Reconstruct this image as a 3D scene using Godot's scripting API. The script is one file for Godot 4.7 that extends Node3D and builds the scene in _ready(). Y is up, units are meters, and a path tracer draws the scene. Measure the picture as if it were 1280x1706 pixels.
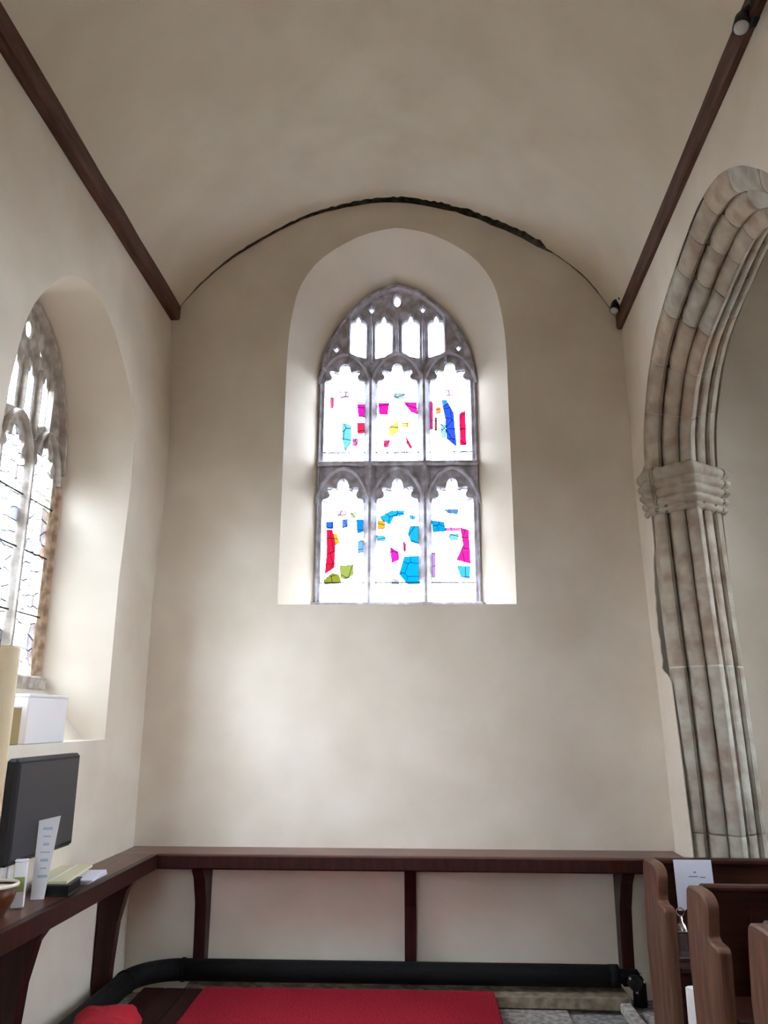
extends Node3D
# A small plastered church chapel: arched traceried window, splayed side window, moulded stone arch, oak ledge, pews.

var rng := RandomNumberGenerator.new()
var used := {}
var M := {}
const DEPTH := 9.0            # length of the chapel, from the window wall (z = 0) to the wall behind the camera
const SKEW_L := -0.0147       # the side walls are not quite square to the window wall
const SKEW_R := -0.0447

func _ready() -> void:
	rng.seed = 7
	setup_view()
	make_materials()
	build_shell()
	build_east_window()
	build_side_window()
	build_arch()
	build_beams()
	build_ledge()
	build_floor_things()
	build_pews()
	build_small_things()

func setup_view() -> void:
	var cam := Camera3D.new()
	cam.name = "camera"
	cam.fov = 66.62
	cam.near = 0.05
	add_child(cam)
	cam.position = Vector3(1.825, 1.63, 5.4)
	cam.basis = Basis(Vector3.UP, 0.0382) * Basis(Vector3.RIGHT, 0.2595) * Basis(Vector3.BACK, 0.0035)
	cam.current = true
	var env := Environment.new()
	env.background_mode = Environment.BG_SKY
	var sky := Sky.new()
	var sm := ProceduralSkyMaterial.new()
	sm.sky_top_color = Color(0.87, 0.93, 1.0)
	sm.sky_horizon_color = Color(0.70, 0.735, 0.78)
	sm.sky_curve = 0.4
	sm.ground_horizon_color = Color(0.34, 0.36, 0.30)
	sm.ground_bottom_color = Color(0.30, 0.32, 0.26)
	sm.sky_energy_multiplier = 2.0
	sky.sky_material = sm
	env.sky = sky
	env.tonemap_mode = Environment.TONE_MAPPER_LINEAR
	env.tonemap_exposure = 12.8
	env.sdfgi_enabled = true
	env.ssao_enabled = true
	env.ssil_enabled = true
	var we := WorldEnvironment.new()
	we.name = "world_environment"
	we.environment = env
	add_child(we)

	# a veiled sun behind high cloud, low on the side of the left wall: soft light with no hard edge
	var sun := DirectionalLight3D.new()
	sun.name = "veiled_sun"
	sun.light_energy = 0.21
	sun.light_color = Color(0.82, 0.91, 1.0)
	sun.light_angular_distance = 28.0
	sun.sky_mode = DirectionalLight3D.SKY_MODE_LIGHT_ONLY
	sun.shadow_enabled = true
	add_child(sun)
	sun.look_at_from_position(Vector3(-10, 8, 14), Vector3(-10, 8, 14) + Vector3(0.535, -0.55, -0.665), Vector3.UP)

# ---------------------------------------------------------------- naming and nodes

func numbered(called: String) -> String:
	var n: int = used.get(called, 0)
	used[called] = n + 1
	return called if n == 0 else "%s_%03d" % [called, n]

func tag(o: Node, label: String, category: String, group := "", kind := "") -> Node:
	o.set_meta("label", label)
	o.set_meta("category", category)
	if group != "":
		o.set_meta("group", group)
	if kind != "":
		o.set_meta("kind", kind)
	return o

func thing(called: String, label: String, category: String, at := Vector3.ZERO, turn := 0.0, group := "", kind := "") -> Node3D:
	var o := Node3D.new()
	o.name = numbered(called)
	add_child(o)
	o.position = at
	o.rotation.y = turn
	tag(o, label, category, group, kind)
	return o

func new_st() -> SurfaceTool:
	var st := SurfaceTool.new()
	st.begin(Mesh.PRIMITIVE_TRIANGLES)
	st.set_smooth_group(-1)
	return st

func mesh_of(st: SurfaceTool) -> ArrayMesh:
	st.generate_normals()
	return st.commit()

func put(called: String, mesh: Mesh, m: Material, parent: Node = self) -> MeshInstance3D:
	var o := MeshInstance3D.new()
	o.name = numbered(called) if parent == self else called
	o.mesh = mesh
	o.material_override = m
	o.cast_shadow = GeometryInstance3D.SHADOW_CASTING_SETTING_ON
	parent.add_child(o, true)
	return o

# for faces that bring their own normals
func face(called: String, st: SurfaceTool, m: Material, parent: Node = self) -> MeshInstance3D:
	return put(called, st.commit(), m, parent)

func obj(called: String, st: SurfaceTool, m: Material, parent: Node = self) -> MeshInstance3D:
	return put(called, mesh_of(st), m, parent)

# ---------------------------------------------------------------- shapes

func tri(st: SurfaceTool, a: Vector3, b: Vector3, c: Vector3, out: Vector3) -> void:
	if (a - c).cross(a - b).dot(out) < 0.0:
		var t := b
		b = c
		c = t
	st.add_vertex(a)
	st.add_vertex(b)
	st.add_vertex(c)

func quad(st: SurfaceTool, a: Vector3, b: Vector3, c: Vector3, d: Vector3, out: Vector3) -> void:
	tri(st, a, b, c, out)
	tri(st, a, c, d, out)

# eight corners: bottom four then top four, going round
func hexa(st: SurfaceTool, p: Array) -> void:
	var mid := Vector3.ZERO
	for v in p:
		mid += v / 8.0
	for f in [[0, 1, 2, 3], [4, 5, 6, 7], [0, 1, 5, 4], [1, 2, 6, 5], [2, 3, 7, 6], [3, 0, 4, 7]]:
		var c: Vector3 = (p[f[0]] + p[f[1]] + p[f[2]] + p[f[3]]) / 4.0
		quad(st, p[f[0]], p[f[1]], p[f[2]], p[f[3]], c - mid)

# box with chamfered edges
func box(st: SurfaceTool, at: Vector3, size: Vector3, bevel := 0.004, xf := Transform3D.IDENTITY) -> void:
	var h := size / 2.0
	var b := minf(bevel, minf(h.x, minf(h.y, h.z)) * 0.6)
	var corner := func(s: Vector3, axis: int) -> Vector3:
		var v := Vector3(s.x * h.x, s.y * h.y, s.z * h.z)
		for k in 3:
			if k != axis:
				v[k] -= s[k] * b
		return xf * (at + v)
	var mid := xf * at
	for axis in 3:
		var i := (axis + 1) % 3
		var j := (axis + 2) % 3
		for s in [-1.0, 1.0]:
			var q := []
			for e in [[-1.0, -1.0], [1.0, -1.0], [1.0, 1.0], [-1.0, 1.0]]:
				var sg := Vector3.ZERO
				sg[axis] = s
				sg[i] = e[0]
				sg[j] = e[1]
				q.append(corner.call(sg, axis))
			quad(st, q[0], q[1], q[2], q[3], q[0] + q[2] - mid * 2.0)
		for e in [[-1.0, -1.0], [1.0, -1.0], [1.0, 1.0], [-1.0, 1.0]]:
			var lo := Vector3.ZERO
			lo[i] = e[0]
			lo[j] = e[1]
			lo[axis] = -1.0
			var hi := lo
			hi[axis] = 1.0
			var a: Vector3 = corner.call(lo, i)
			var c: Vector3 = corner.call(hi, j)
			quad(st, a, corner.call(hi, i), c, corner.call(lo, j), a + c - mid * 2.0)
	for sx in [-1.0, 1.0]:
		for sy in [-1.0, 1.0]:
			for sz in [-1.0, 1.0]:
				var sg := Vector3(sx, sy, sz)
				var a: Vector3 = corner.call(sg, 0)
				tri(st, a, corner.call(sg, 1), corner.call(sg, 2), a - mid)

func ccw(poly: PackedVector2Array) -> PackedVector2Array:
	var p := poly.duplicate()
	if Geometry2D.is_polygon_clockwise(p):
		p.reverse()
	return p

# each corner moved sideways by d (outwards for a counter-clockwise outline)
func grown(poly: PackedVector2Array, d: float) -> PackedVector2Array:
	var out := PackedVector2Array()
	var n := poly.size()
	for k in n:
		var e := (poly[k] - poly[(k + n - 1) % n]).normalized()
		var f := (poly[(k + 1) % n] - poly[k]).normalized()
		var g := (e + f)
		g = g.normalized() if g.length() > 0.05 else e
		out.append(poly[k] + Vector2(g.y, -g.x) * d)
	return out

func cap(st: SurfaceTool, outer: PackedVector2Array, holes: Array, z: float, out: float, xf: Transform3D) -> void:
	var xs := []
	for h in holes:
		var lo := INF
		var hi := -INF
		for p in h:
			lo = minf(lo, p.x)
			hi = maxf(hi, p.x)
		xs.append((lo + hi) / 2.0)
	xs.sort()
	var strips := [outer]
	if xs.size() > 0:
		strips = []
		var edges := [-100.0]
		for x in xs:
			if x - edges[-1] > 0.002:
				edges.append(x)
		edges.append(100.0)
		for k in edges.size() - 1:
			var r := PackedVector2Array([Vector2(edges[k], -100), Vector2(edges[k + 1], -100), Vector2(edges[k + 1], 100), Vector2(edges[k], 100)])
			strips.append_array(Geometry2D.intersect_polygons(outer, r))
		for h in holes:
			var next := []
			for s in strips:
				next.append_array(Geometry2D.clip_polygons(s, h))
			strips = next
	for s in strips:
		var idx := Geometry2D.triangulate_polygon(s)
		if idx.is_empty():
			# nearly convex: a fan from its first corner
			for k in range(1, s.size() - 1):
				idx.append_array(PackedInt32Array([0, k, k + 1]))
		for k in range(0, idx.size(), 3):
			tri(st, xf * Vector3(s[idx[k]].x, s[idx[k]].y, z), xf * Vector3(s[idx[k + 1]].x, s[idx[k + 1]].y, z), xf * Vector3(s[idx[k + 2]].x, s[idx[k + 2]].y, z), xf.basis * Vector3(0, 0, out))

# an outline with holes made solid between z0 (back) and z1 (front), front edges chamfered by bevel
func solid(st: SurfaceTool, outline: PackedVector2Array, holes: Array, z0: float, z1: float, xf := Transform3D.IDENTITY, bevel := 0.0, hole_bevel := 0.0, hole_depth := 0.0) -> void:
	var o := ccw(outline)
	var front := grown(o, -bevel) if bevel > 0.0 else o
	var hb := []
	var hf := []
	for h in holes:
		var c := ccw(h)
		hb.append(c)
		hf.append(grown(c, hole_bevel) if hole_bevel > 0.0 else c)
	cap(st, o, hb, z0, -1.0, xf)
	cap(st, front, hf, z1, 1.0, xf)
	side(st, o, front, z0, z1 - bevel, z1, 1.0, xf)
	for k in hb.size():
		side(st, hb[k], hf[k], z0, z1 - hole_depth, z1, -1.0, xf)

func side(st: SurfaceTool, o: PackedVector2Array, f: PackedVector2Array, z0: float, zm: float, z1: float, sign_: float, xf: Transform3D) -> void:
	var n := o.size()
	for k in n:
		var a := o[k]
		var b := o[(k + 1) % n]
		var nn := Vector3((b - a).y, -(b - a).x, 0) * sign_
		quad(st, xf * Vector3(a.x, a.y, z0), xf * Vector3(b.x, b.y, z0), xf * Vector3(b.x, b.y, zm), xf * Vector3(a.x, a.y, zm), xf.basis * nn)
		if z1 - zm > 1e-5:
			var fa := f[k]
			var fb := f[(k + 1) % n]
			quad(st, xf * Vector3(a.x, a.y, zm), xf * Vector3(b.x, b.y, zm), xf * Vector3(fb.x, fb.y, z1), xf * Vector3(fa.x, fa.y, z1), xf.basis * (nn.normalized() + Vector3(0, 0, 0.3)))

# rings of equal size joined one after the other
func loft(st: SurfaceTool, rings: Array, closed: bool, caps := false) -> void:
	var n: int = rings[0].size()
	var mids := []
	for r in rings:
		var c := Vector3.ZERO
		for v in r:
			c += v / float(n)
		mids.append(c)
	for k in rings.size() - 1:
		var a: Array = rings[k]
		var b: Array = rings[k + 1]
		for i in (n if closed else n - 1):
			var j := (i + 1) % n
			var c: Vector3 = (a[i] + a[j] + b[i] + b[j]) / 4.0
			quad(st, a[i], a[j], b[j], b[i], c - (mids[k] + mids[k + 1]) / 2.0)
	if caps:
		for e in [[0, 1], [rings.size() - 1, rings.size() - 2]]:
			var r: Array = rings[e[0]]
			for i in n:
				tri(st, r[i], r[(i + 1) % n], mids[e[0]], mids[e[0]] - mids[e[1]])

# round bar along a path
func tube(st: SurfaceTool, path: Array, radius: float, sides := 10, caps := true) -> void:
	var rings := []
	var up := Vector3(0.13, 0.9, 0.41).normalized()
	for k in path.size():
		var a: Vector3 = path[maxi(k - 1, 0)]
		var b: Vector3 = path[mini(k + 1, path.size() - 1)]
		var d := (b - a).normalized()
		var x := d.cross(up).normalized()
		var y := x.cross(d)
		var r := []
		for i in sides:
			var w := TAU * i / sides
			r.append(path[k] + (x * cos(w) + y * sin(w)) * radius)
		rings.append(r)
	loft(st, rings, true, caps)

# turned shape about a vertical axis; profile of (radius, height)
func lathe(st: SurfaceTool, profile: Array, xf := Transform3D.IDENTITY, sides := 24) -> void:
	for k in profile.size() - 1:
		var p: Vector2 = profile[k]
		var q: Vector2 = profile[k + 1]
		for i in sides:
			var w := TAU * i / sides
			var v := TAU * (i + 1) / sides
			var a := Vector3(p.x * cos(w), p.y, p.x * sin(w))
			var b := Vector3(p.x * cos(v), p.y, p.x * sin(v))
			var c := Vector3(q.x * cos(v), q.y, q.x * sin(v))
			var d := Vector3(q.x * cos(w), q.y, q.x * sin(w))
			var nn := Vector3(cos((w + v) / 2) * (q.y - p.y), -(q.x - p.x), sin((w + v) / 2) * (q.y - p.y))
			if p.x > 1e-5 and q.x > 1e-5:
				quad(st, xf * a, xf * b, xf * c, xf * d, xf.basis * nn)
			elif p.x > 1e-5:
				tri(st, xf * a, xf * b, xf * c, xf.basis * nn)
			elif q.x > 1e-5:
				tri(st, xf * a, xf * c, xf * d, xf.basis * nn)

func at_of(table: Array, x: float) -> float:
	if x <= table[0][0]:
		return table[0][1]
	for k in table.size() - 1:
		if x <= table[k + 1][0]:
			return lerpf(table[k][1], table[k + 1][1], (x - table[k][0]) / (table[k + 1][0] - table[k][0]))
	return table[-1][1]

# the same with a smooth curve through the points
func curve_of(t: Array, x: float) -> float:
	var n := t.size()
	if x <= t[0][0]:
		return t[0][1]
	if x >= t[n - 1][0]:
		return t[n - 1][1]
	for k in n - 1:
		if x <= t[k + 1][0]:
			var h: float = t[k + 1][0] - t[k][0]
			var m0: float = (t[k + 1][1] - t[maxi(k - 1, 0)][1]) / (t[k + 1][0] - t[maxi(k - 1, 0)][0])
			var m1: float = (t[mini(k + 2, n - 1)][1] - t[k][1]) / (t[mini(k + 2, n - 1)][0] - t[k][0])
			var s: float = (x - t[k][0]) / h
			return (2 * s * s * s - 3 * s * s + 1) * t[k][1] + (s * s * s - 2 * s * s + s) * h * m0 + (-2 * s * s * s + 3 * s * s) * t[k + 1][1] + (s * s * s - s * s) * h * m1
	return t[n - 1][1]

# ---------------------------------------------------------------- materials

func noise_image(size: int, freq: float, octaves: int, seed_: int, a: Color, b: Color, contrast := 1.0, stretch := 1.0) -> ImageTexture:
	var n := FastNoiseLite.new()
	n.seed = seed_
	n.frequency = freq
	n.fractal_octaves = octaves
	n.noise_type = FastNoiseLite.TYPE_SIMPLEX_SMOOTH
	var g := n.get_seamless_image(size, size)
	var im := Image.create(size, size, true, Image.FORMAT_RGB8)
	for y in size:
		for x in size:
			var v := g.get_pixel(x, int(y * stretch) % size).r
			v = clampf((v - 0.5) * contrast + 0.5, 0.0, 1.0)
			im.set_pixel(x, y, a.lerp(b, v))
	im.generate_mipmaps()
	return ImageTexture.create_from_image(im)

func mat(color: Color, rough := 0.8, tex: Texture2D = null, scale := Vector3.ONE, bump: Texture2D = null, bump_cm := 0.2) -> StandardMaterial3D:
	var m := StandardMaterial3D.new()
	m.albedo_color = color
	m.roughness = rough
	m.metallic_specular = 0.35
	if tex:
		m.albedo_texture = tex
		m.uv1_triplanar = true
		m.uv1_world_triplanar = true
		m.uv1_scale = scale
	if bump:
		m.heightmap_enabled = true
		m.heightmap_texture = bump
		m.heightmap_scale = bump_cm
		m.uv1_triplanar = true
		m.uv1_world_triplanar = true
		m.uv1_scale = scale
	return m

func make_materials() -> void:
	var soft := noise_image(256, 0.012, 4, 3, Color.BLACK, Color.WHITE)
	var grit := noise_image(256, 0.05, 4, 5, Color.BLACK, Color.WHITE, 1.4)
	var wash := noise_image(256, 0.010, 4, 11, Color(0.955, 0.945, 0.93), Color(1, 1, 1), 1.6)
	var stone := noise_image(256, 0.022, 5, 21, Color(0.76, 0.73, 0.71), Color(1, 1, 1), 1.7)
	var stone_pink := noise_image(256, 0.016, 4, 31, Color(0.84, 0.775, 0.73), Color(1, 1, 0.97), 1.8)
	var grain := noise_image(256, 0.02, 4, 41, Color(0.76, 0.73, 0.71), Color(1, 1, 1), 1.5, 1.0)
	var wool := noise_image(256, 0.11, 3, 51, Color(0.72, 0.7, 0.72), Color(1, 1, 1), 1.8)
	M.plaster = mat(Color(0.91, 0.866, 0.80), 0.92, wash, Vector3(0.45, 0.45, 0.45), soft, 0.7)
	M.ceiling = mat(Color(0.89, 0.85, 0.775), 0.92, wash, Vector3(0.6, 0.6, 0.6), soft, 0.6)
	M.patch = mat(Color(0.93, 0.88, 0.79), 0.9, wash, Vector3(1.2, 1.2, 1.2))
	M.outside = mat(Color(0.5, 0.48, 0.45), 0.95)
	M.rubble = mat(Color(0.52, 0.48, 0.43), 1.0, stone, Vector3(2, 2, 2))
	M.tracery = mat(Color(0.84, 0.84, 0.895), 0.9, stone, Vector3(1.6, 1.6, 1.6), grit, 0.25)
	M.tracery_side = mat(Color(0.80, 0.77, 0.73), 0.9, stone, Vector3(1.6, 1.6, 1.6), grit, 0.3)
	M.jamb = mat(Color(0.86, 0.76, 0.65), 0.9, stone, Vector3(2.2, 2.2, 2.2), grit, 0.35)
	M.arch = []
	for c in [Color(0.77, 0.735, 0.68), Color(0.745, 0.71, 0.66), Color(0.74, 0.725, 0.685), Color(0.78, 0.73, 0.665)]:
		M.arch.append(mat(c, 0.92, stone_pink, Vector3(1.3, 1.3, 1.3), grit, 0.35))
	M.joint = mat(Color(0.78, 0.75, 0.69), 0.95)
	M.ledge = mat(Color(0.44, 0.25, 0.195), 0.3, grain, Vector3(0.5, 3.0, 3.0))
	M.ledge.metallic_specular = 0.6
	M.ledge_side = mat(Color(0.42, 0.26, 0.195), 0.28, grain, Vector3(3.0, 3.0, 0.5))
	M.post = mat(Color(0.22, 0.09, 0.075), 0.4, grain, Vector3(4.0, 0.5, 4.0))
	M.beam = mat(Color(0.41, 0.295, 0.245), 0.7, grain, Vector3(3.5, 3.5, 0.4), grit, 0.2)
	M.pew = mat(Color(0.45, 0.315, 0.25), 0.45, grain, Vector3(4.0, 0.5, 3.0))
	M.pew_dark = mat(Color(0.27, 0.145, 0.105), 0.4, grain, Vector3(0.5, 3.0, 3.0))
	M.boards = mat(Color(0.22, 0.10, 0.085), 0.5, grain, Vector3(4.0, 3.0, 0.5))
	M.carpet = mat(Color(0.70, 0.10, 0.19), 0.98, wool, Vector3(2.5, 2.5, 2.5), wool, 0.5)
	M.cushion = mat(Color(0.80, 0.16, 0.22), 0.95, wool, Vector3(5, 5, 5), wool, 0.4)
	M.black = mat(Color(0.14, 0.137, 0.142), 0.5)
	M.screen = mat(Color(0.235, 0.225, 0.235), 0.42)
	M.pipe = mat(Color(0.035, 0.033, 0.033), 0.75, wool, Vector3(4, 4, 4), wool, 0.8)
	M.metal = mat(Color(0.75, 0.74, 0.72), 0.25)
	M.metal.metallic = 1.0
	M.dark_metal = mat(Color(0.05, 0.05, 0.05), 0.45)
	M.lens = mat(Color(0.80, 0.80, 0.80), 0.25)
	M.plinth = mat(Color(0.60, 0.55, 0.47), 0.9, stone, Vector3(2, 2, 2))
	M.flag = []
	for c in [Color(0.76, 0.745, 0.72), Color(0.71, 0.70, 0.69), Color(0.79, 0.77, 0.74)]:
		M.flag.append(mat(c, 0.75, stone, Vector3(3.4, 3.4, 3.4), grit, 0.2))
	M.kerb = mat(Color(0.84, 0.83, 0.81), 0.8, stone, Vector3(3, 3, 3))
	M.paper = mat(Color(0.90, 0.90, 0.95), 0.8)
	M.card = mat(Color(0.93, 0.93, 0.94), 0.7)
	M.cream = mat(Color(0.89, 0.87, 0.73), 0.75)
	M.box_white = mat(Color(0.90, 0.88, 0.865), 0.75)
	M.tan = mat(Color(0.62, 0.53, 0.36), 0.8)
	M.wax = mat(Color(0.93, 0.85, 0.70), 0.45)
	M.wick = mat(Color(0.08, 0.07, 0.06), 0.9)
	M.bowl = mat(Color(0.40, 0.24, 0.13), 0.4, grain, Vector3(2, 6, 2))
	M.bowl_rim = mat(Color(0.90, 0.86, 0.78), 0.5)
	M.ink = mat(Color(0.42, 0.45, 0.56), 0.8)
	M.ink_green = mat(Color(0.62, 0.72, 0.42), 0.8)
	M.ink_blue = mat(Color(0.70, 0.79, 0.84), 0.8)
	M.lead = mat(Color(0.16, 0.16, 0.17), 0.6)
	M.iron = mat(Color(0.10, 0.09, 0.09), 0.6)
	M.clear = glass_clear(Color(0.97, 0.98, 1.0, 0.04))

func glass_clear(c: Color) -> StandardMaterial3D:
	var m := StandardMaterial3D.new()
	m.albedo_color = c
	m.transparency = BaseMaterial3D.TRANSPARENCY_ALPHA
	m.roughness = 0.05
	return m

# coloured glass; c is the colour it shows against the bright sky
var lead_width := 0.0025
var glass_cache := {}
func glass_tint(c: Color, density := 0.045) -> StandardMaterial3D:
	if glass_cache.has(c):
		return glass_cache[c]
	var m := StandardMaterial3D.new()
	var l := c.srgb_to_linear()
	var k := Color(l.r * density, l.g * density, l.b * density).linear_to_srgb()
	m.albedo_color = Color(k.r, k.g, k.b, 0.0)
	m.refraction_enabled = true
	m.refraction_scale = 0.05
	m.transparency = BaseMaterial3D.TRANSPARENCY_ALPHA
	m.roughness = 0.0
	glass_cache[c] = m
	return m

# ---------------------------------------------------------------- the shell

const XL := [[0.0, -0.008], [1.6, -0.007], [2.4, -0.012], [2.75, 0.0], [3.24, 0.018], [3.67, 0.018], [4.66, -0.045], [5.2, -0.07]]
const XR := [[0.0, 3.477], [0.87, 3.477], [1.22, 3.471], [1.85, 3.455], [2.24, 3.438], [2.87, 3.42], [3.2, 3.413], [5.0, 3.412]]
const VAULT := [[-0.06, 4.60], [-0.035, 4.65], [0.151, 4.903], [0.376, 5.128], [0.654, 5.327], [0.985, 5.512], [1.273, 5.60], [1.514, 5.645], [1.70, 5.65], [1.851, 5.635], [2.185, 5.55], [2.513, 5.406], [2.857, 5.20], [3.144, 4.95], [3.31, 4.704], [3.41, 4.52], [3.44, 4.46]]
# half of the dark gap between the window wall and the vault, along x
const GAP := [[0.0, 0.001], [0.15, 0.005], [0.45, 0.009], [0.9, 0.010], [1.3, 0.014], [1.5, 0.018], [1.8, 0.020], [2.2, 0.022], [2.5, 0.024], [2.7, 0.026], [2.855, 0.027], [2.865, 0.005], [3.0, 0.003], [3.2, 0.005], [3.35, 0.001]]

func left_x(y: float, z: float) -> float:
	return at_of(XL, y) + SKEW_L * z

func right_x(y: float, z: float) -> float:
	return at_of(XR, y) + SKEW_R * z

func vault_at(x: float, z: float) -> Vector3:
	var t := (x + 0.06) / 3.5
	return Vector3(lerpf(-0.06 + SKEW_L * z, 3.44 + SKEW_R * z, t), curve_of(VAULT, x), z)

# one face of a wall. u runs along it, v up; openings are [arch outline from spring to spring (u rising), sill v]
func skin(st: SurfaceTool, u0: float, u1: float, v0: float, top: Callable, openings: Array, at: Callable, out: Vector3, step := 0.3) -> void:
	st.set_normal(out)
	var us := [u0, u1]
	var u := u0 + step
	while u < u1:
		us.append(u)
		u += step
	for o in openings:
		for p in o[0]:
			us.append(p.x)
	us.sort()
	for k in us.size() - 1:
		var a: float = us[k]
		var b: float = us[k + 1]
		if b - a < 1e-5:
			continue
		var m := (a + b) / 2.0
		var spans := [[v0, v0, top.call(a), top.call(b)]]
		for o in openings:
			var l: Array = o[0]
			if m > l[0].x and m < l[-1].x:
				var tb := []
				for p in l:
					tb.append([p.x, p.y])
				spans = [[v0, v0, o[1], o[1]], [at_of(tb, a + 1e-6), at_of(tb, b - 1e-6), top.call(a), top.call(b)]]
		for s in spans:
			var rows := [[s[0], s[1]]]
			var r: float = (floorf(maxf(s[0], s[1]) / step) + 1.0) * step
			while r < minf(s[2], s[3]) - 0.002:
				if r > maxf(s[0], s[1]) + 0.002:
					rows.append([r, r])
				r += step
			rows.append([s[2], s[3]])
			for i in rows.size() - 1:
				quad(st, at.call(a, rows[i][0]), at.call(b, rows[i][1]), at.call(b, rows[i + 1][1]), at.call(a, rows[i + 1][0]), out)

# masonry behind a plastered reveal, so that no light creeps in round it
func lining(st: SurfaceTool, a: Array, b: Array, mid: Vector3, back: Vector3, by: float) -> void:
	var p := []
	var q := []
	for k in a.size():
		var c: Vector3 = a[k] - mid
		var d: Vector3 = b[k] - mid
		for v in [[c, p, a[k] + back], [d, q, b[k]]]:
			var o: Vector3 = v[0]
			if absf(back.x) > 0.0:
				o.x = 0.0
			else:
				o.z = 0.0
			v[1].append(v[2] + o.normalized() * by)
	for k in a.size() - 1:
		quad(st, p[k], p[k + 1], q[k + 1], q[k], p[k] - mid)
		quad(st, q[k], q[k + 1], b[k + 1], b[k], back)

func arch_line(c: float, half: Array) -> Array:
	# half: (offset from the middle, height) from the spring to the apex; mirrored
	var l := []
	for p in half:
		l.append(Vector2(c - p[0], p[1]))
	for k in range(half.size() - 2, -1, -1):
		l.append(Vector2(c + half[k][0], half[k][1]))
	return l

func dense(half: Array, n: int) -> Array:
	# evenly sampled points of a half arch along a smooth curve
	var cv := Curve2D.new()
	for k in half.size():
		var p := Vector2(half[k][0], half[k][1])
		var a := Vector2(half[maxi(k - 1, 0)][0], half[maxi(k - 1, 0)][1])
		var b := Vector2(half[mini(k + 1, half.size() - 1)][0], half[mini(k + 1, half.size() - 1)][1])
		var d := (b - a) / 6.0
		if k == 0:
			d = Vector2(0, d.length())
		cv.add_point(p, -d, d)
	var out := []
	for k in n + 1:
		var p := cv.sample_baked(cv.get_baked_length() * k / n, true)
		out.append([p.x, p.y])
	out[n] = [half[-1][0], half[-1][1]]
	return out

const EAST_C := 1.707
const EAST_OUT := [[0.832, 4.18], [0.826, 4.42], [0.805, 4.64], [0.75, 4.89], [0.607, 5.115], [0.375, 5.285], [0.187, 5.365], [0.0, 5.40]]
const EAST_IN := [[0.63, 4.36], [0.605, 4.50], [0.562, 4.62], [0.435, 4.845], [0.235, 5.045], [0.12, 5.105], [0.0, 5.14]]
const SIDE_C := 1.40
const SIDE_OUT := [[0.765, 3.08], [0.72, 3.42], [0.59, 3.68], [0.34, 3.93], [0.16, 4.02], [0.0, 4.06]]
const SIDE_IN := [[0.59, 3.10], [0.555, 3.36], [0.46, 3.60], [0.30, 3.83], [0.13, 3.95], [0.0, 4.0]]
const EAST_Z := -0.40
const SIDE_X := -0.38
const ARCH_TOP := [[0.31, 3.26], [0.335, 3.42], [0.40, 3.59], [0.60, 3.84], [0.82, 4.00], [1.06, 4.09], [1.30, 4.15], [1.52, 4.20], [1.75, 4.235], [1.95, 4.225], [2.13, 4.175], [2.33, 4.06], [2.49, 3.92], [2.62, 3.78], [2.82, 3.48], [2.90, 3.26]]

func arch_path() -> Array:
	var cv := Curve2D.new()
	for k in ARCH_TOP.size():
		var p := Vector2(ARCH_TOP[k][0], ARCH_TOP[k][1])
		var a: Array = ARCH_TOP[maxi(k - 1, 0)]
		var b: Array = ARCH_TOP[mini(k + 1, ARCH_TOP.size() - 1)]
		var d := Vector2(b[0] - a[0], b[1] - a[1]) / 6.0
		if k == 0:
			d = Vector2(0, d.length())
		cv.add_point(p, -d, d)
	var l := []
	for k in 65:
		l.append(cv.sample_baked(cv.get_baked_length() * k / 64.0, true))
	return l

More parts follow.
